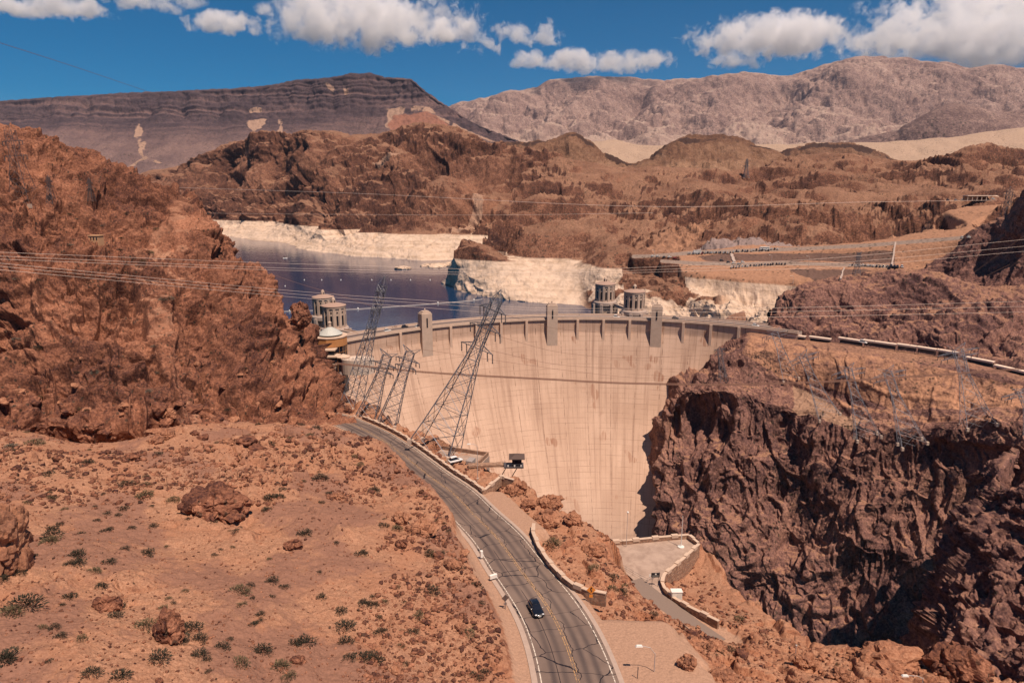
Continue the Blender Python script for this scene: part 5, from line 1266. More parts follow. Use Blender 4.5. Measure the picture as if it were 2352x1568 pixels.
# ---------------------------------------------------------------- vehicles
def loft(sec, n=10, e=3.0):
    """sec: (x, halfwidth, z0, z1) cross sections -> rounded shell"""
    V, Fc = [], []
    for x, hw, z0, z1 in sec:
        zc, hz = (z0+z1)/2, (z1-z0)/2
        for k in range(n*2):
            a = 2*math.pi*k/(n*2); c, s = math.cos(a), math.sin(a)
            V.append((x, hw*np.sign(c)*abs(c)**(2/e), zc+hz*np.sign(s)*abs(s)**(2/e)))
    N_ = n*2
    for i in range(len(sec)-1):
        for k in range(N_): Fc.append((i*N_+k, i*N_+(k+1) % N_, (i+1)*N_+(k+1) % N_, (i+1)*N_+k))
    Fc += [tuple(range(N_-1, -1, -1)), tuple((len(sec)-1)*N_+k for k in range(N_))]
    return V, Fc
def paintmat(name, c):
    n = NT(name); n.col(c); n.b.inputs['Roughness'].default_value = .3; n.b.inputs['Specular IOR Level'].default_value = .5; n.b.inputs['Coat Weight'].default_value = .6; n.b.inputs['Coat Roughness'].default_value = .08
    return n.m
PAINT = {'black': paintmat('black_car_paint', (.008, .009, .013)), 'white': paintmat('white_car_paint', (.72, .70, .68)), 'silver': paintmat('silver_car_paint', (.32, .32, .34)), 'red': paintmat('red_car_paint', (.30, .02, .02)), 'dark': paintmat('dark_car_paint', (.03, .032, .045))}
RUB = flat('tyre_rubber', (.02, .02, .022), .85); LITE = flat('lamp_glass', (.85, .85, .85), .1, spec=.8); RIM = flat('alloy_rim', (.35, .35, .36), .35, .7)
BODY = [(-2.35, .55, .55, .80), (-2.30, .80, .40, 1.02), (-2.0, .93, .32, 1.08), (-1.0, .96, .28, 1.06), (.4, .96, .28, 1.04), (1.2, .95, .29, 1.0), (1.9, .90, .32, .92), (2.28, .78, .38, .78), (2.38, .60, .45, .68)]
CABIN = [(-2.05, .70, .95, 1.12), (-1.75, .74, .95, 1.52), (-1.2, .76, .95, 1.66), (-.2, .76, .95, 1.68), (.35, .74, .95, 1.60), (1.0, .74, .95, 1.12), (1.15, .72, .93, 1.02)]
ROOF = [(-1.72, .62, 1.52, 1.60), (-1.2, .68, 1.6, 1.71), (-.2, .68, 1.6, 1.73), (.30, .64, 1.55, 1.64)]
def hero_car(loc, rz, label):
    t = thing('sports_utility_car', label, 'car', loc, rz)
    m = MB(); m.add(*loft(BODY, 12, 3.2)); bd = m.build('body', PAINT['black'], t, True)
    m = MB(); m.add(*loft(CABIN, 12, 3.2)); m.build('windows', GLASSY, t, True)
    m = MB(); m.add(*loft(ROOF, 12, 3.0)); rf = m.build('roof', PAINT['black'], t, True)
    m = MB()
    for s in (-1, 1): m = MB(); m.bar((-1.5, .58*s, 1.74), (.1, .58*s, 1.76), .025, 5); m.build('roof_rail', RIM, rf)
    for sx in (-1.45, 1.45):
        for s in (-1, 1):
            m = MB(); m.lathe([(.20, -.11), (.33, -.11), (.36, -.07), (.36, .07), (.33, .11), (.20, .11)], n=18); o = m.build('wheel', RUB, t, True); o.rotation_euler = (math.pi/2, 0, 0); o.location = (sx, .86*s, .36)
            m = MB(); m.lathe([(.21, -.115), (.21, .115)], n=12); r_ = m.build('rim', RIM, o)
    for s in (-1, 1):
        m = MB(); m.box((2.20, .60*s, .74), (.22, .36, .13), -.35*s); m.build('headlight', LITE, t, bevel=.03)
        m = MB(); m.box((.72, .98*s, 1.08), (.16, .2, .14)); m.build('wing_mirror', PAINT['black'], t, bevel=.03)
        m = MB(); m.box((-2.30, .66*s, .85), (.1, .26, .16)); m.build('tail_light', flat('tail_red', (.25, .01, .01), .3), t)
    m = MB(); m.box((2.33, 0, .66), (.08, .7, .14)); m.build('grille', RIM, t); m = MB(); m.box((2.37, 0, .48), (.04, .5, .13)); m.build('number_plate', WHITE, t)
    return t
ci = int(np.argmin(np.abs(proj(RC)[1]-1402))); cp = RC[ci]+np.append(RN[ci], 0)*(-2.45); td = -RT[ci]
car_rz = math.atan2(td[1], td[0])
co = hero_car((cp[0], cp[1], ROADZ(cp[1])+.01), car_rz, 'black sports utility car driving towards the viewer on the cracked road')
co.rotation_euler = (0, math.atan(.111*td[1])*1.0 if False else -math.atan(.111*abs(td[1])), car_rz)
def simple_car(col, kind='car'):
    t = thing('parked_car', 'x', 'car'); m = MB(); m.add(*loft(BODY, 5, 3.2)); m.add(*loft([(x, h*.98, a+.5, b+.02) for x, h, a, b in ROOF], 5)); m.build('body', PAINT[col], t)
    m = MB(); m.add(*loft(CABIN, 5, 3.2)); m.build('windows', GLASSY, t)
    m = MB()
    for sx in (-1.45, 1.45):
        m = MB(); m.bar((sx, -.95, .34), (sx, .95, .34), .34, 10); m.build('wheel_pair', RUB, t)
    return t
PROTO = {c: simple_car(c) for c in ('white', 'dark', 'silver', 'red')}
USED = set()
def park(p, rz, col, label, group):
    src = PROTO[col]
    if col not in USED: USED.add(col); o = src; o.location = p; o.rotation_euler = (0, 0, rz); o['label'] = label; o['group'] = group
    else: o = dup(src, p, rz, label, group)
    o.scale = (1, 1, random.uniform(.92, 1.1)); return o
def car_row(a, b, cols, where, group, skew=1.2):
    n = len(cols)
    for i, c in enumerate(cols):
        f = i/max(1, n-1); h = hit(a[0]+(b[0]-a[0])*f, a[1]+(b[1]-a[1])*f)
        if not h: continue
        word = {'w': 'white', 'd': 'dark', 's': 'silver', 'r': 'red'}[c]
        park((h[0], h[1], h[2]+.15), skew+random.uniform(-.1, .1), word, f'{word} car parked {where}', group)
G_ = 'cars in the canyon side car parks'
car_row((1499, 589), (1549, 592), 'wwdwr', 'at the left tip of the upper car park', G_, .2)
car_row((1580, 583), (1676, 580), 'wwswwdrdwdswwdsdwdwd', 'in the long upper car park row, left of the stairs', G_)
car_row((1684, 578), (1785, 573), 'wdwdsdwwdsdwdwdw', 'in the upper car park row, right of the stairs', G_)
car_row((1656, 598), (1656, 598), 'd', 'alone on the lower car park ramp', G_, .2)
car_row((1672, 603), (1696, 606), 'dws', 'at the left bend of the lower car park', G_, .2)
car_row((1705, 602), (1705, 602), 'w', 'alone on the lower lot above the dark row', G_, .2)
car_row((1678, 615), (1802, 606), 'wdsdwdwddsddsddddsdd', 'in the lower car park row on the canyon side', G_)
car_row((1950, 611), (2004, 612), 'wdwdswdwsw', 'in the right part of the lower lot, behind the knoll pylon', G_)
car_row((2012, 613), (2070, 615), 'dddsdddw', 'at the right end of the lower lot by the shaded slope', G_)
car_row((2160, 462), (2280, 459), 'wdswwdww', 'beside the distant flat roofed building', G_, .1)
car_row((2210, 547), (2224, 546), 'ww', 'on the road below the shaded spur at the right', G_, .1)
def on_crest(px, r):
    th = px2th(px, 748-.0*px); return np.array((DC[0]+r*math.sin(th), DC[1]+r*math.cos(th), .2)), -th
for px, c, lab in ((846, 'white', 'white car on the left end of the dam crest road'), (917, 'dark', 'dark car on the crest road left of the left crest tower'), (950, 'white', 'white car on the crest road just left of the left crest tower'), (1420, 'white', 'white car on the crest road in front of the shaded intake towers'), (1545, 'dark', 'dark car on the crest road just right of the right crest tower'), (1738, 'white', 'white car on the far right end of the crest road')):
    p, rz = on_crest(px, DR+(9 if px % 2 else 4.5)); park(tuple(p), rz, c, lab, 'cars on the dam crest')
h = PY(1046, 1062, 193); park((h[0], h[1], h[2]+.1), .6, 'white', 'white car parked in the concrete yard by the tallest pylon', 'cars by the road')
# coach and motorhome in the upper car park
for px, py, L_, lab in ((1601, 580, 9, 'white motorhome in the long upper car park row'), (1754, 572, 11, 'white coach in the upper car park row, right of the stairs')):
    h = hit(px, py); t = thing('coach', lab, 'coach', (h[0], h[1], h[2]+.1), .1)
    m = MB(); m.box((0, 0, 1.95), (L_, 2.6, 3.0)); m.build('body', PAINT['white'], t, bevel=.15)
    m = MB(); m.box((0, 0, 2.4), (L_*.92, 2.64, .8)); m.build('windows', GLASSY, t)
    for sx in (-L_*.32, L_*.32): m = MB(); m.bar((sx, -1.25, .5), (sx, 1.25, .5), .5, 10); m.build('wheel_pair', RUB, t)

# ---------------------------------------------------------------- shade shelters along the arizona road
SHM = flat('shelter_roof', (.74, .57, .45), .8, var=.06)
rz_ = [(1810, 766, 1852, 773), (1860, 771, 1910, 778), (1928, 774, 1983, 782), (1984, 779, 2060, 790), (2062, 787, 2106, 796), (2108, 793, 2152, 803), (2155, 799, 2202, 811), (2222, 816, 2285, 833), (2288, 834, 2360, 856)]
NM = ['leftmost, shortest', 'second from the left', 'third one', 'longest', 'fifth, right of the longest', 'sixth', 'seventh, overlapped by a pylon head', 'eighth, right of the pylon head', 'rightmost, cut by the frame']
for (x0, y0, x1, y1), nm in zip(rz_, NM):
    yr = lambda q: np.interp(q, [r[0] for r in RO], [r[2] for r in RO])+3.5
    a = np.array(PY(x0, y0, yr(x0))); b = np.array(PY(x1, y1, yr(x1))); c = (a+b)/2; d = b-a; L_ = np.linalg.norm(d[:2]); rz = math.atan2(d[1], d[0])
    t = thing('shade_shelter', f'long pale roofed shade shelter on the right hand road, {nm}', 'shelter', (c[0], c[1], c[2]-3.3), rz, 'shelters along the road')
    m = MB(); m.box((0, -.9, 3.35), (L_, 2.9, .35)); m.box((0, -2.3, 2.95), (L_, .18, .8)); m.build('roof', SHM, t)
    n = max(2, int(L_/5))
    for k in range(n): m = MB(); m.bar((-L_/2+.8+(L_-1.6)*k/(n-1), -.4, -1.2), (-L_/2+.8+(L_-1.6)*k/(n-1), -.4, 3.2), .14, 6); m.build('post', STEEL_D, t)
    m = MB(); m.box((0, .3, 1.0), (L_*.94, .15, 2.2)); m.build('back_panel', STEEL_D, t)
p = PY(1984, 789, float(np.interp(1984, [r[0] for r in RO], [r[2] for r in RO]))+1.5); park((p[0]-.5, p[1], p[2]+.2), -.9, 'white', 'white van like car between the third and fourth shade shelters', 'cars by the road')
# far building and huts
h = hit(2243, 460); t = thing('flat_roofed_building', 'distant flat roofed building with an open front on the upper right terrace', 'building', (h[0], h[1], h[2]))
m = MB(); m.box((0, 0, 6.2), (32, 10, .9)); m.build('roof', SHM, t); m = MB(); m.box((0, 4, 2.8), (31, 2, 5.8)); m.build('back_wall', flat('tan_wall', (.40, .26, .17), .9), t)
for x in np.linspace(-15, 15, 6): m = MB(); m.box((x, -4, 2.8), (.8, .8, 5.8)); m.build('column', CON, t)
h = hit(2276, 458); t = thing('storage_shed', 'pale barrel roofed shed right of the distant flat roofed building', 'shed', (h[0], h[1], h[2])); m = MB(); m.box((0, 0, 2.4), (14, 8, 5)); m.build('wall', CON, t); m = MB(); m.box((0, 0, 5.6), (14.6, 8.6, 1.4), 0, .6); m.build('roof', SHM, t)
h = hit(224, 560); t = thing('block_hut', 'small tan concrete block hut on the crag face', 'hut', (h[0], h[1]-.5, h[2]-1.6)); w_ = 20/F*math.hypot(*h[:2]); 
TAN = flat('tan_concrete', (.50, .29, .16), .9)
m = MB(); m.box((0, 0, w_*.6), (w_, w_*.8, w_*1.3)); m.build('wall', TAN, t); m = MB(); m.box((0, 0, w_*1.28), (w_*1.1, w_*.9, w_*.08)); m.build('roof_slab', TAN, t)
for k in (-1, 0, 1): m = MB(); m.box((k*w_*.28, -w_*.41, w_*1.0), (w_*.1, .1, w_*.25)); m.build('slit', DARK, t)
# stairs between the car parks, pale rib walls on the embankment
for (x0, y0, x1, y1, w_, lab) in ((1679, 583, 1686, 600, 3.2, 'concrete stairs between the upper and lower car parks'), (2056, 556, 2048, 612, 1.5, 'pale concrete drain running down the embankment at the right'), (1938, 617, 1930, 640, 1.3, 'short pale drain below the lower lot')):
    P_ = np.array([hit(x0+(x1-x0)*f, y0+(y1-y0)*f) for f in np.linspace(0, 1, 7)])+np.array((0, 0, .5)); m = MB(); sweep(m, P_, w_, -1.5, .35); m.build('embankment_stairs' if 'stairs' in lab else 'concrete_drain', CON2, None, label=lab, category='stairs' if 'stairs' in lab else 'drain')

# ---------------------------------------------------------------- people, small on the crest and the terrace
def person_mesh(shirt, leg, k):
    """one continuous body grown from a skeleton"""
    bm = bmesh.new(); J = {'pel': (0, 0, .93, .125), 'che': (0, .01, 1.28, .15), 'nek': (0, .0, 1.48, .06), 'hea': (0, -.01, 1.58, .10), 'top': (0, 0, 1.70, .085)}
    for s, nme in ((-1, 'l'), (1, 'r')):
        st = .10*k*s
        J.update({'hip'+nme: (.09*s, 0, .88, .10), 'kne'+nme: (.10*s, -.03-st, .48, .07), 'ank'+nme: (.10*s, st, .08, .05), 'toe'+nme: (.11*s, st-.15, .04, .045), 'sho'+nme: (.19*s, .01, 1.40, .065), 'elb'+nme: (.25*s, .03+st, 1.12, .045), 'wri'+nme: (.24*s, -.08-st*2, .88, .035), 'han'+nme: (.24*s, -.12-st*2, .79, .04)})
    E = [('pel', 'che'), ('che', 'nek'), ('nek', 'hea'), ('hea', 'top')]
    for n_ in 'lr': E += [('pel', 'hip'+n_), ('hip'+n_, 'kne'+n_), ('kne'+n_, 'ank'+n_), ('ank'+n_, 'toe'+n_), ('che', 'sho'+n_), ('sho'+n_, 'elb'+n_), ('elb'+n_, 'wri'+n_), ('wri'+n_, 'han'+n_)]
    keys = list(J); me = bpy.data.meshes.new('person'); me.from_pydata([J[q][:3] for q in keys], [(keys.index(a), keys.index(b)) for a, b in E], [])
    o = bpy.data.objects.new('person', me); COL.objects.link(o); md = o.modifiers.new('skin', 'SKIN')
    if not me.skin_vertices: 
        bm.from_mesh(me); bm.verts.layers.skin.verify(); bm.to_mesh(me)
    bm.free()
    for i, q in enumerate(keys): me.skin_vertices[0].data[i].radius = (J[q][3], J[q][3]*.85); me.skin_vertices[0].data[i].use_root = q == 'pel'
    o.modifiers.new('sub', 'SUBSURF').levels = 1
    dg = bpy.context.evaluated_depsgraph_get(); m2 = bpy.data.meshes.new_from_object(o.evaluated_get(dg)); bpy.data.objects.remove(o); m2.name = 'person'
    SK = flat('skin', (.42, .24, .16), .6)
    m2.materials.clear()
    for c in (leg, shirt): m2.materials.append(flat('cloth', c, .9))
    m2.materials.append(SK); m2.materials.append(flat('hair', (.03, .02, .015), .8))
    for p_ in m2.polygons:
        z = p_.center.z; x = abs(p_.center.x); y = p_.center.y
        p_.material_index = 3 if (z > 1.66 or (z > 1.56 and y > .02)) else 2 if z > 1.47 or (x > .2 and z < 1.16) else 1 if z > .95 else 0
    return m2
PM = [person_mesh(*a) for a in (((.55, .55, .58), (.05, .06, .1), 1), ((.08, .08, .1), (.2, .16, .12), -1), ((.45, .06, .05), (.03, .03, .04), .5), ((.10, .16, .32), (.3, .27, .22), -.6))]
DESC = ['in pale shirt and dark trousers', 'in dark top and khaki trousers', 'in red shirt and black trousers', 'in blue shirt and light trousers']
PEO = [(885, 12.4), (891, 12.4), (894, 11.8), (899, 12.5), (931, 12.3), (963, 12.4), (966, 11.9), (1040, 1.6), (1072, 1.6), (1130, 12.4), (1292, 12.4), (1300, 1.6), (1345, 12.3), (1380, 1.5), (1384, 1.5), (1440, 12.4), (1569, 1.5), (1575, 1.6), (1593, 1.5), (1610, 12.4), (1640, 12.4), (1682, 1.5), (1685, 1.6), (1706, 12.3), (1722, 1.6), (1730, 1.6)]
def where_crest(px): return 'left of the towers' if px < 980 else 'between left and middle towers' if px < 1272 else 'between middle and right towers' if px < 1508 else 'right of the towers'
for i, (px, off) in enumerate(PEO):
    p, rz = on_crest(px, DR+off); o = link('person', PM[i % 4], label=f'person {DESC[i % 4]} on the crest {where_crest(px)}', category='person', group='visitors on the dam crest'); o.location = p; o.rotation_euler = (0, 0, rz+random.uniform(-2, 2))
for i, (dx, dy) in enumerate(((-3, -3.6), (1.5, -4), (4.5, -2.5), (6, .5), (3.6, 2.4), (-1, 3))):
    o = link('person', PM[i % 4], label=f'person {DESC[i % 4]} standing on the rounded viewing terrace', category='person', group='visitors on the viewing terrace'); o.location = (TX_-1.5+dx, TY_+dy, TZ_); o.rotation_euler = (0, 0, i*1.3)

# ---------------------------------------------------------------- on the lake
BU = MB(); BU.lathe([(.3, -.6), (1.0, -.2), (1.1, .4), (.5, 1.1), (.2, 2.0)], n=10); bo = BU.build('buoy', WHITE); bme = bo.data; bpy.data.objects.remove(bo)
for i, px in enumerate((616, 655, 699, 739, 783, 854, 898, 943, 988, 1033)):
    o = link('buoy', bme, label='small white marker buoy in the row across the lake', category='buoy', group='row of marker buoys'); o.location = PZ(px, 657 if px < 680 else 643, -46); o.scale = (.75, .75, .75)
P_ = np.array([PZ(*p, -45.7) for p in ((640, 716), (686, 714), (796, 711), (905, 704), (1000, 697), (1078, 691), (1108, 687))]); s = np.linspace(0, 1, 7); P_ = pchip(s, P_, np.linspace(0, 1, 60))
t = thing('floating_boom', 'long pale floating boom strung across the lake behind the dam', 'boom', tuple(P_[30])); m = MB(); m.path(P_, .42, 6); o = m.build('float_line', flat('boom_float', (.55, .47, .42), .7), t); o.location = -Vector(t.location)
for k in (6, 22, 40, 52): m = MB(); m.lathe([(.9, -.2), (.9, 1.3), (.3, 1.9)], P_[k], 8); o = m.build('float', WHITE, t); o.location = -Vector(t.location)
b = PZ(655, 593, -46); t = thing('motor_boat', 'tiny white motor boat on the far water', 'boat', b, .3); m = MB(); m.add(*loft([(-4, 1.3, -.3, 1.0), (0, 1.5, -.4, 1.1), (3, .9, -.2, 1.3), (4.4, .1, .6, 1.4)], 5)); m.build('hull', WHITE, t); m = MB(); m.box((-.6, 0, 1.7), (3, 2, 1.5)); m.build('cabin', GLASSY, t)

# ---------------------------------------------------------------- wire fence on the sandy slope
FP = [(22, 1050), (90, 1068), (178, 1090), (226, 1108), (272, 1113), (322, 1126), (385, 1118), (448, 1098), (505, 1100), (547, 1103), (590, 1085), (640, 1066), (690, 1050), (720, 1038), (752, 1022), (785, 1006)]
fp = [np.array(ground_hit(*p) or PY(*p, 150)) for p in FP]
t = thing('wire_fence', 'rusty wire fence of thin posts crossing the sandy slope below the crag', 'fence', tuple(fp[8])); L = -Vector(t.location); RUST = flat('rusty_post', (.22, .11, .065), .9)
for p in fp: m = MB(); m.bar(p-np.array((0, 0, .4)), p+np.array((0, 0, 2.3)), .06, 5); o = m.build('post', RUST, t); o.location = L
for z in (.8, 1.5, 2.2): m = MB(); m.path([p+np.array((0, 0, z)) for p in fp], .02, 3); o = m.build('wire', RUST, t); o.location = L
# ---------------------------------------------------------------- boulders
def boulder_mesh(seed, size=(1, 1, .8), mat=None, sub=4, S=.95, amp=.36):
    bm = bmesh.new(); bmesh.ops.create_icosphere(bm, subdivisions=sub, radius=1)
    V = np.array([v.co[:] for v in bm.verts]); sz = np.array(size, float)
    W = V*sz; ms = float(np.mean(sz)); off = np.array([seed*3.7, seed*1.9, seed*5.1])
    h, e, r = _worley(np.float32(W/ms+off), np.float32(S), (1, 1, 1), .15, seed); h2, e2, r2 = _worley(np.float32(W/ms+off), np.float32(S*.36), (1, 1, 1), .15, seed+5)
    f = _fbm(np.float32(W/ms+off), np.float32(.9), 4, .55, 2.03, seed)
    W = W*(1+(h-.5)*amp+(h2-.5)*amp*.38+f*.13)[:, None]
    for v, c in zip(bm.verts, W): v.co = c
    me = bpy.data.meshes.new('boulder'); bm.to_mesh(me); bm.free(); me.materials.append(mat)
    at = me.attributes.new('blk', 'FLOAT', 'POINT'); at.data.foreach_set('value', np.float32(np.clip(r*.6+r2*.4, 0, 1)))
    at = me.attributes.new('sand', 'FLOAT', 'POINT'); at.data.foreach_set('value', np.full(len(W), .42 if mat is ROCK_SAND else 0, np.float32)); return me
SM = {}
def soil(mat):
    return mat
PXM = lambda Y: F/(Y*1.02+10)
BIG = [(495, 1185, 165, 105, ROCK_CRAG, 'biggest dark brown boulder on the sandy slope, by the wire fence'), (388, 1470, 78, 120, ROCK_CRAG, 'tall dark reddish rock slab lying down the lower slope'), (246, 1400, 72, 48, ROCK_CRAG, 'flat cracked brown boulder left of the reddish slab'),
       (4, 1262, 100, 230, ROCK_SAND, 'tall weathered rock outcrop cut by the left edge'), (2036, 1560, 195, 120, ROCK_SAND, 'huge rounded orange boulder at the bottom right'), (2205, 1562, 150, 120, ROCK_CRAG, 'blocky cracked boulder right of the huge rounded one'),
       (1186, 1135, 52, 44, ROCK_SAND, 'rounded orange boulder at the end of the upper stone wall'), (1262, 1165, 70, 46, ROCK_SAND, 'orange boulder on the canyon edge, above the second stone wall'), (1252, 1205, 76, 50, ROCK_SAND, 'broad orange boulder just behind the start of the second stone wall'), (1318, 1200, 46, 42, ROCK_SAND, 'squared orange boulder at the canyon lip in front of the lower dam face'), (1215, 1160, 40, 26, ROCK_SAND, 'low orange boulder left of the two on the canyon edge'), (1362, 1270, 55, 34, ROCK_SAND, 'orange boulder above the left corner of the plaza'),
       (921, 1200, 46, 40, ROCK_SAND, 'dark topped boulder on the road bank, left of a larger tan one'), (968, 1225, 72, 50, ROCK_SAND, 'large tan boulder on the bank close to the road'), (921, 1255, 32, 28, ROCK_CRAG, 'round dark boulder below the tan bank boulder'), (1040, 1303, 44, 32, ROCK_SAND, 'square rock at the foot of the bank near the white marker box'), (775, 1145, 34, 20, ROCK_SAND, 'two toned boulder on the rubbly slope above the road bank'),
       (386, 958, 32, 30, ROCK_SAND, 'pale orange block leaning at the foot of the crag gully'), (381, 1006, 46, 34, ROCK_SAND, 'large tan block below the pale orange one under the gully'), (213, 985, 50, 24, ROCK_CRAG, 'flat topped boulder in front of the dark overhang of the crag'), (675, 1258, 46, 32, ROCK_CRAG, 'very dark boulder in the middle of the sandy slope'), (684, 1520, 38, 30, ROCK_CRAG, 'dark boulder low on the sandy slope near the bottom edge'), (300, 1052, 42, 20, ROCK_CRAG, 'flat brown rock left of the gully blocks'),
       (1645, 1500, 60, 44, ROCK_SAND, 'cracked orange boulder at the upper edge of the rock pile beside the lay-by'), (1580, 1530, 50, 44, ROCK_SAND, 'orange boulder at the edge of the sandy lay-by'), (1740, 1545, 95, 66, ROCK_SAND, 'wide orange boulder in the middle of the rock pile'), (1850, 1530, 70, 50, ROCK_SAND, 'orange boulder in the rock pile, left of the huge rounded one'), (1660, 1570, 80, 50, ROCK_SAND, 'orange boulder at the bottom edge of the rock pile'), (1930, 1560, 60, 46, ROCK_SAND, 'small cracked boulder touching the huge rounded one'), (690, 738, 46, 70, ROCK_CRAG, 'upright rock pinnacle on the crag edge left of the intake towers')]
for i, (px, py, wpx, hpx, mat, lab) in enumerate(BIG):
    p = hit(px, py) if not (px < 10) else PY(8, 1290, 84)
    if wpx > 140 and px > 2000: p = PY(px, py-4, 104 if px < 2100 else 101)
    if p is None: continue
    k = p[1]*1.03/F; rx, rz_ = wpx*k*.5, hpx*k*.5
    me = boulder_mesh(i+1, (rx, (rx+rz_)*.42, rz_*.95), mat, 5)
    o = link('boulder', me, label=lab, category='boulder', group='large boulders'); o.location = (p[0], p[1]+rx*.15, p[2]+rz_*.42)
VAR = [boulder_mesh(40+i, (1, .8+.1*(i % 3), .62+.07*(i % 4)), (ROCK_SAND, ROCK_CRAG)[i % 2], 3) for i in range(8)]
iv = np.arange(HU*HV).reshape(HV, HU)
def pick(mask, n, seed):
    r_ = np.random.default_rng(seed); idx = iv[mask]; return r_.choice(idx, size=min(n, len(idx)), replace=False)
GXf, GYf, GZf = GX.ravel(), GY.ravel(), GZ.ravel(); gpx, gpy = proj(GG)
inview = (gpx > -20) & (gpx < 2372) & (gpy < 1590) & (drop < 1)
clump = fbm(P2, 30, 3, seed=77).reshape(GX.shape)
leftm = inview & (rd < -9) & (rough > .9); rightm = inview & (rd > 9) & (rough > .9) & (ed < -3)
rock_zone = leftm & ((gpy < 1160) | (gpx > 820)) & (clump > -.1)
for msk, n, lab, grp, smax in ((rock_zone, 70, 'weathered brown boulder half sunk in the rubbly slope left of the road', 'boulders left of the road', 1.1), (leftm & ~rock_zone, 16, 'small brown boulder lying on the open gravel slope at lower left', 'boulders on the gravel slope', .55), (rightm, 60, 'orange boulder in the rock pile between the road and the canyon', 'boulders between road and canyon', 1.3)):
    for k in pick(msk, n, len(lab)):
        s = smax*random.uniform(.3, 1)**1.4; o = link('boulder', random.choice(VAR), label=lab, category='boulder', group=grp)
        o.location = (GXf[k], GYf[k], GZf[k]+s*.2); o.scale = (s*random.uniform(.8, 1.3), s, s*random.uniform(.8, 1.2)); o.rotation_euler = (random.uniform(-.3, .3), random.uniform(-.3, .3), random.uniform(0, 6.3))
for k in range(64):
    x = random.uniform(0, 815); p = hit(x, random.uniform(925, 1035) if k % 3 else random.uniform(800, 930))
    if not p: continue
    s = random.uniform(.5, 1)**2*2.6; o = link('boulder', random.choice(VAR), label='angular brown boulder fallen at the foot of the crag', category='boulder', group='boulders at the foot of the crag')
    o.location = (p[0], p[1], p[2]+s*.1); o.scale = (s*random.uniform(.8, 1.4), s, s*random.uniform(.7, 1.1)); o.rotation_euler = (random.uniform(-.3, .3), random.uniform(-.3, .3), random.uniform(0, 6.3))
# ---------------------------------------------------------------- loose stones, too many to count
def stones(name, pts, sizes, mat):
    ico = bmesh.new(); bmesh.ops.create_icosphere(ico, subdivisions=1, radius=1); B = np.array([v.co[:] for v in ico.verts]); Fi = np.array([[v.index for v in f.verts] for f in ico.faces]); ico.free()
    n = len(pts); r_ = np.random.default_rng(3); J = B[None]*(1+r_.uniform(-.35, .35, (n, len(B), 1)))*sizes[:, None, None]*np.stack([r_.uniform(.7, 1.3, n), r_.uniform(.7, 1.3, n), r_.uniform(.45, .9, n)], 1)[:, None, :]
    V = (J+pts[:, None, :]).reshape(-1, 3); Fc = (Fi[None]+(np.arange(n)*len(B))[:, None, None]).reshape(-1, 3)
    link(name, mesh_from(name, V, Fc, mat, {'blk': np.repeat(r_.random(n), len(B)), 'sand': np.zeros(n*len(B))}), kind='stuff')
def stone_set(msk, n, seed, smin, smax):
    k = pick(msk, n, seed); r_ = np.random.default_rng(seed); s = smin+(smax-smin)*r_.random(len(k))**3
    return np.stack([GXf[k], GYf[k], GZf[k]+s*.15], 1), s*np.clip(GYf[k]/110, .8, 1.5)
a, b_ = zip(stone_set(rock_zone, 8500, 5, .09, .62), stone_set(leftm, 9000, 6, .06, .30), stone_set(rightm, 3500, 8, .08, .55))
stones('rubble', np.concatenate(a), np.concatenate(b_), ROCK_CRAG)
# ---------------------------------------------------------------- desert shrubs
def leafmat(name, c):
    n = NT(name); k = n.noise(2.5, 3); n.col(n.mix(n.rng(k, .3, .7), tuple(x*.6 for x in c), tuple(x*1.5 for x in c))); return n.m
LEAF = [leafmat('shrub_leaf', (.040, .036, .025)), leafmat('dry_shrub_leaf', (.11, .085, .048)), leafmat('grey_shrub_leaf', (.13, .12, .095))]
TWIG = flat('shrub_twig', (.10, .065, .042), .9)
def shrub_mesh(seed, n, mat):
    r_ = np.random.default_rng(seed); m = MB()
    for k in range(n):
        d = r_.normal(size=3); d[2] = abs(d[2])*.9+.12; d /= np.linalg.norm(d); rr = r_.random()**.45; p = d*rr*np.array((1, 1, .85)); 
        p[:2] += .18*np.sin(np.array((seed+3*p[2], 2*seed+4*p[0])))
        u = r_.normal(size=3); u /= np.linalg.norm(u); w = np.cross(u, d); w /= np.linalg.norm(w)+1e-6; a = r_.uniform(.045, .105)
        up = d*a*2.2; m.add([p-w*a*.5, p+w*a*.5, p+up+w*a*.2, p+up-w*a*.2], [(0, 1, 2, 3)])
    me = bpy.data.meshes.new('shrub_foliage'); me.from_pydata(np.concatenate(m.v).tolist(), [], m.f); me.materials.append(mat)
    m = MB()
    for k in range(9):
        a = 2*math.pi*k/9+seed; m.bar((0, 0, -.15), (.65*math.cos(a), .65*math.sin(a), .35+.3*(k % 3)), .025, 3, .008)
    m2 = bpy.data.meshes.new('shrub_stem'); m2.from_pydata(np.concatenate(m.v).tolist(), [], m.f); m2.materials.append(TWIG)
    return me, m2
SHR = []
for i in range(6):
    me, m2 = shrub_mesh(i+1, 420, LEAF[(0, 0, 1, 0, 2, 1)[i]]); SHR.append((me, m2))
def shrub(p, s, v, lab, grp):
    t = thing('desert_shrub', lab, 'shrub', tuple(p), random.uniform(0, 6.3), grp); t.scale = (s*random.uniform(.85, 1.3), s, s*random.uniform(.7, .95))
    link('foliage', SHR[v][0], t); link('stem', SHR[v][1], t); return t
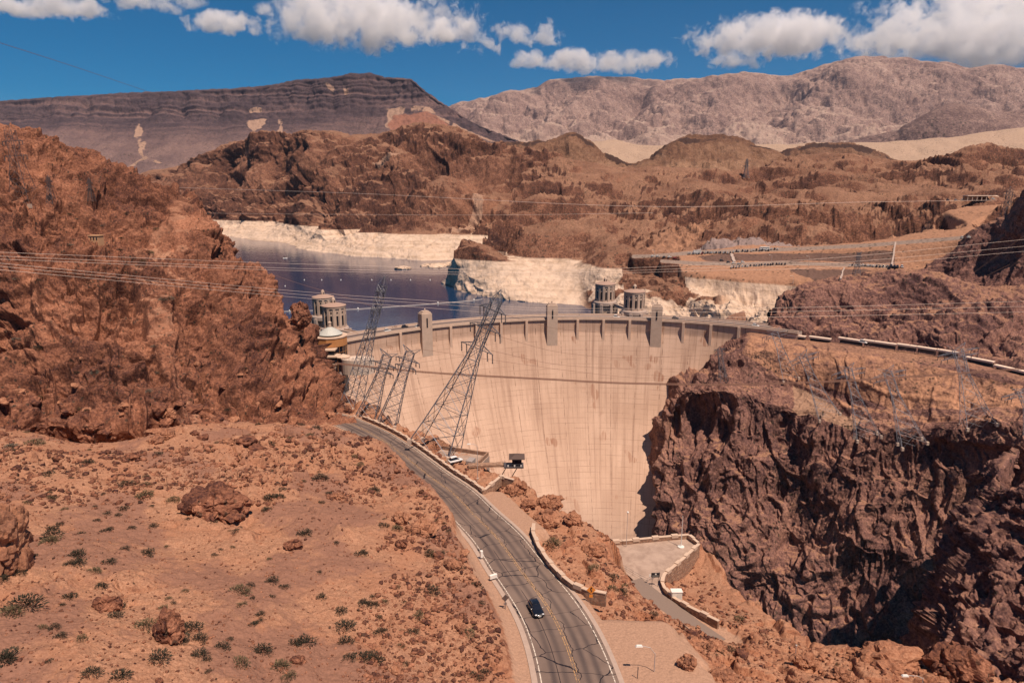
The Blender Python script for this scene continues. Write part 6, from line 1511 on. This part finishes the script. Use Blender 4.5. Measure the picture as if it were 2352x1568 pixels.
NAMED = [(50, 1395, 1.9, 0, 'largest dark desert shrub, low on the left of the gravel slope'), (158, 1375, 1.0, 0, 'rounded dark shrub right of the largest one'), (14, 1515, 1.3, 0, 'dark shrub cut by the left edge near the bottom'), (330, 1440, 1.35, 2, 'dry shrub left of the reddish rock slab'), (436, 1445, 1.35, 0, 'dark green shrub right of the reddish rock slab'), (80, 1020, 1.9, 2, 'large brownish shrub at the left under the crag'), (25, 1028, 1.4, 4, 'grey shrub at the left edge under the crag'), (112, 1245, 1.4, 2, 'spreading dry shrub near the rock outcrop at the left edge'), (330, 1140, 1.6, 2, 'broad dry shrub left of the biggest dark boulder'), (400, 1150, 1.2, 2, 'dry shrub touching the left side of the biggest dark boulder'),
         (1272, 1250, 1.9, 2, 'large dry shrub behind the second stone wall'), (1362, 1305, 1.2, 2, 'shrub on the slope between the second stone wall and the plaza'), (1430, 1365, 1.3, 0, 'dark shrub below the plaza railing'), (1700, 1425, 1.3, 2, 'sprawling dry shrub on the sandy slope right of the plaza'), (1405, 1330, 1.4, 0, 'dark shrub under the ledge left of the plaza railing')]
for px, py, s, v, lab in NAMED:
    p = ground_hit(px, py)
    if p: shrub((p[0], p[1], p[2]-.1), s, v, lab, 'desert shrubs')
dens = leftm & (clump > -.35)
for msk, n, lab, grp, sz in ((dens & (gpy > 1130), 145, 'small dark desert shrub on the gravel slope left of the road', 'shrubs on the gravel slope', 1.15), (dens & (gpy <= 1150), 70, 'small desert shrub on the rubbly ground between the crag and the fence', 'shrubs under the crag', 1.2), (rightm, 22, 'small desert shrub among the rocks between the road and the canyon', 'shrubs between road and canyon', .8)):
    for k in pick(msk, n, len(lab)+2): shrub((GXf[k], GYf[k], GZf[k]-.1), sz*(.42+.95*random.random()**1.6), random.choice((0, 0, 0, 1, 2, 3, 3, 5)), lab, grp)
cr = np.random.default_rng(12); cnt = 0
while cnt < 45:
    x = cr.uniform(5, 780); y = cr.uniform(420, 970)
    if x > 300+(y-420)*.75: continue
    p = hit(x, y); cnt += 1
    if p: shrub((p[0], p[1], p[2]-.1), cr.uniform(.5, 1.3)*(1 if cnt % 5 else 1.6), int(cr.choice((0, 4, 4, 5, 3))), 'small grey green shrub growing on the rocky crag', 'shrubs on the crag')
# the little white island and spit rocks in the lake
PALE = rockmat('lime_rock', (.30, .21, .15), (.62, .46, .345), (.78, .61, .48), (.7, .55, .43), 3, .5, dotk=.3)
for px, py, w_, lab in ((927, 617, 34, 'small pale rock islet in the lake'), (1000, 611, 66, 'long pale rock spit in the lake right of the islet'), (1045, 606, 50, 'pale rock mound joining the spit to the shore')):
    p = PZ(px, py, -46); k = p[1]*1.03/F; o = link('rock_islet', boulder_mesh(px, (w_*k*.5, w_*k*.5, 4.5), PALE, 4), label=lab, category='islet', group='pale rocks in the lake'); o.location = (p[0], p[1], -45.5)
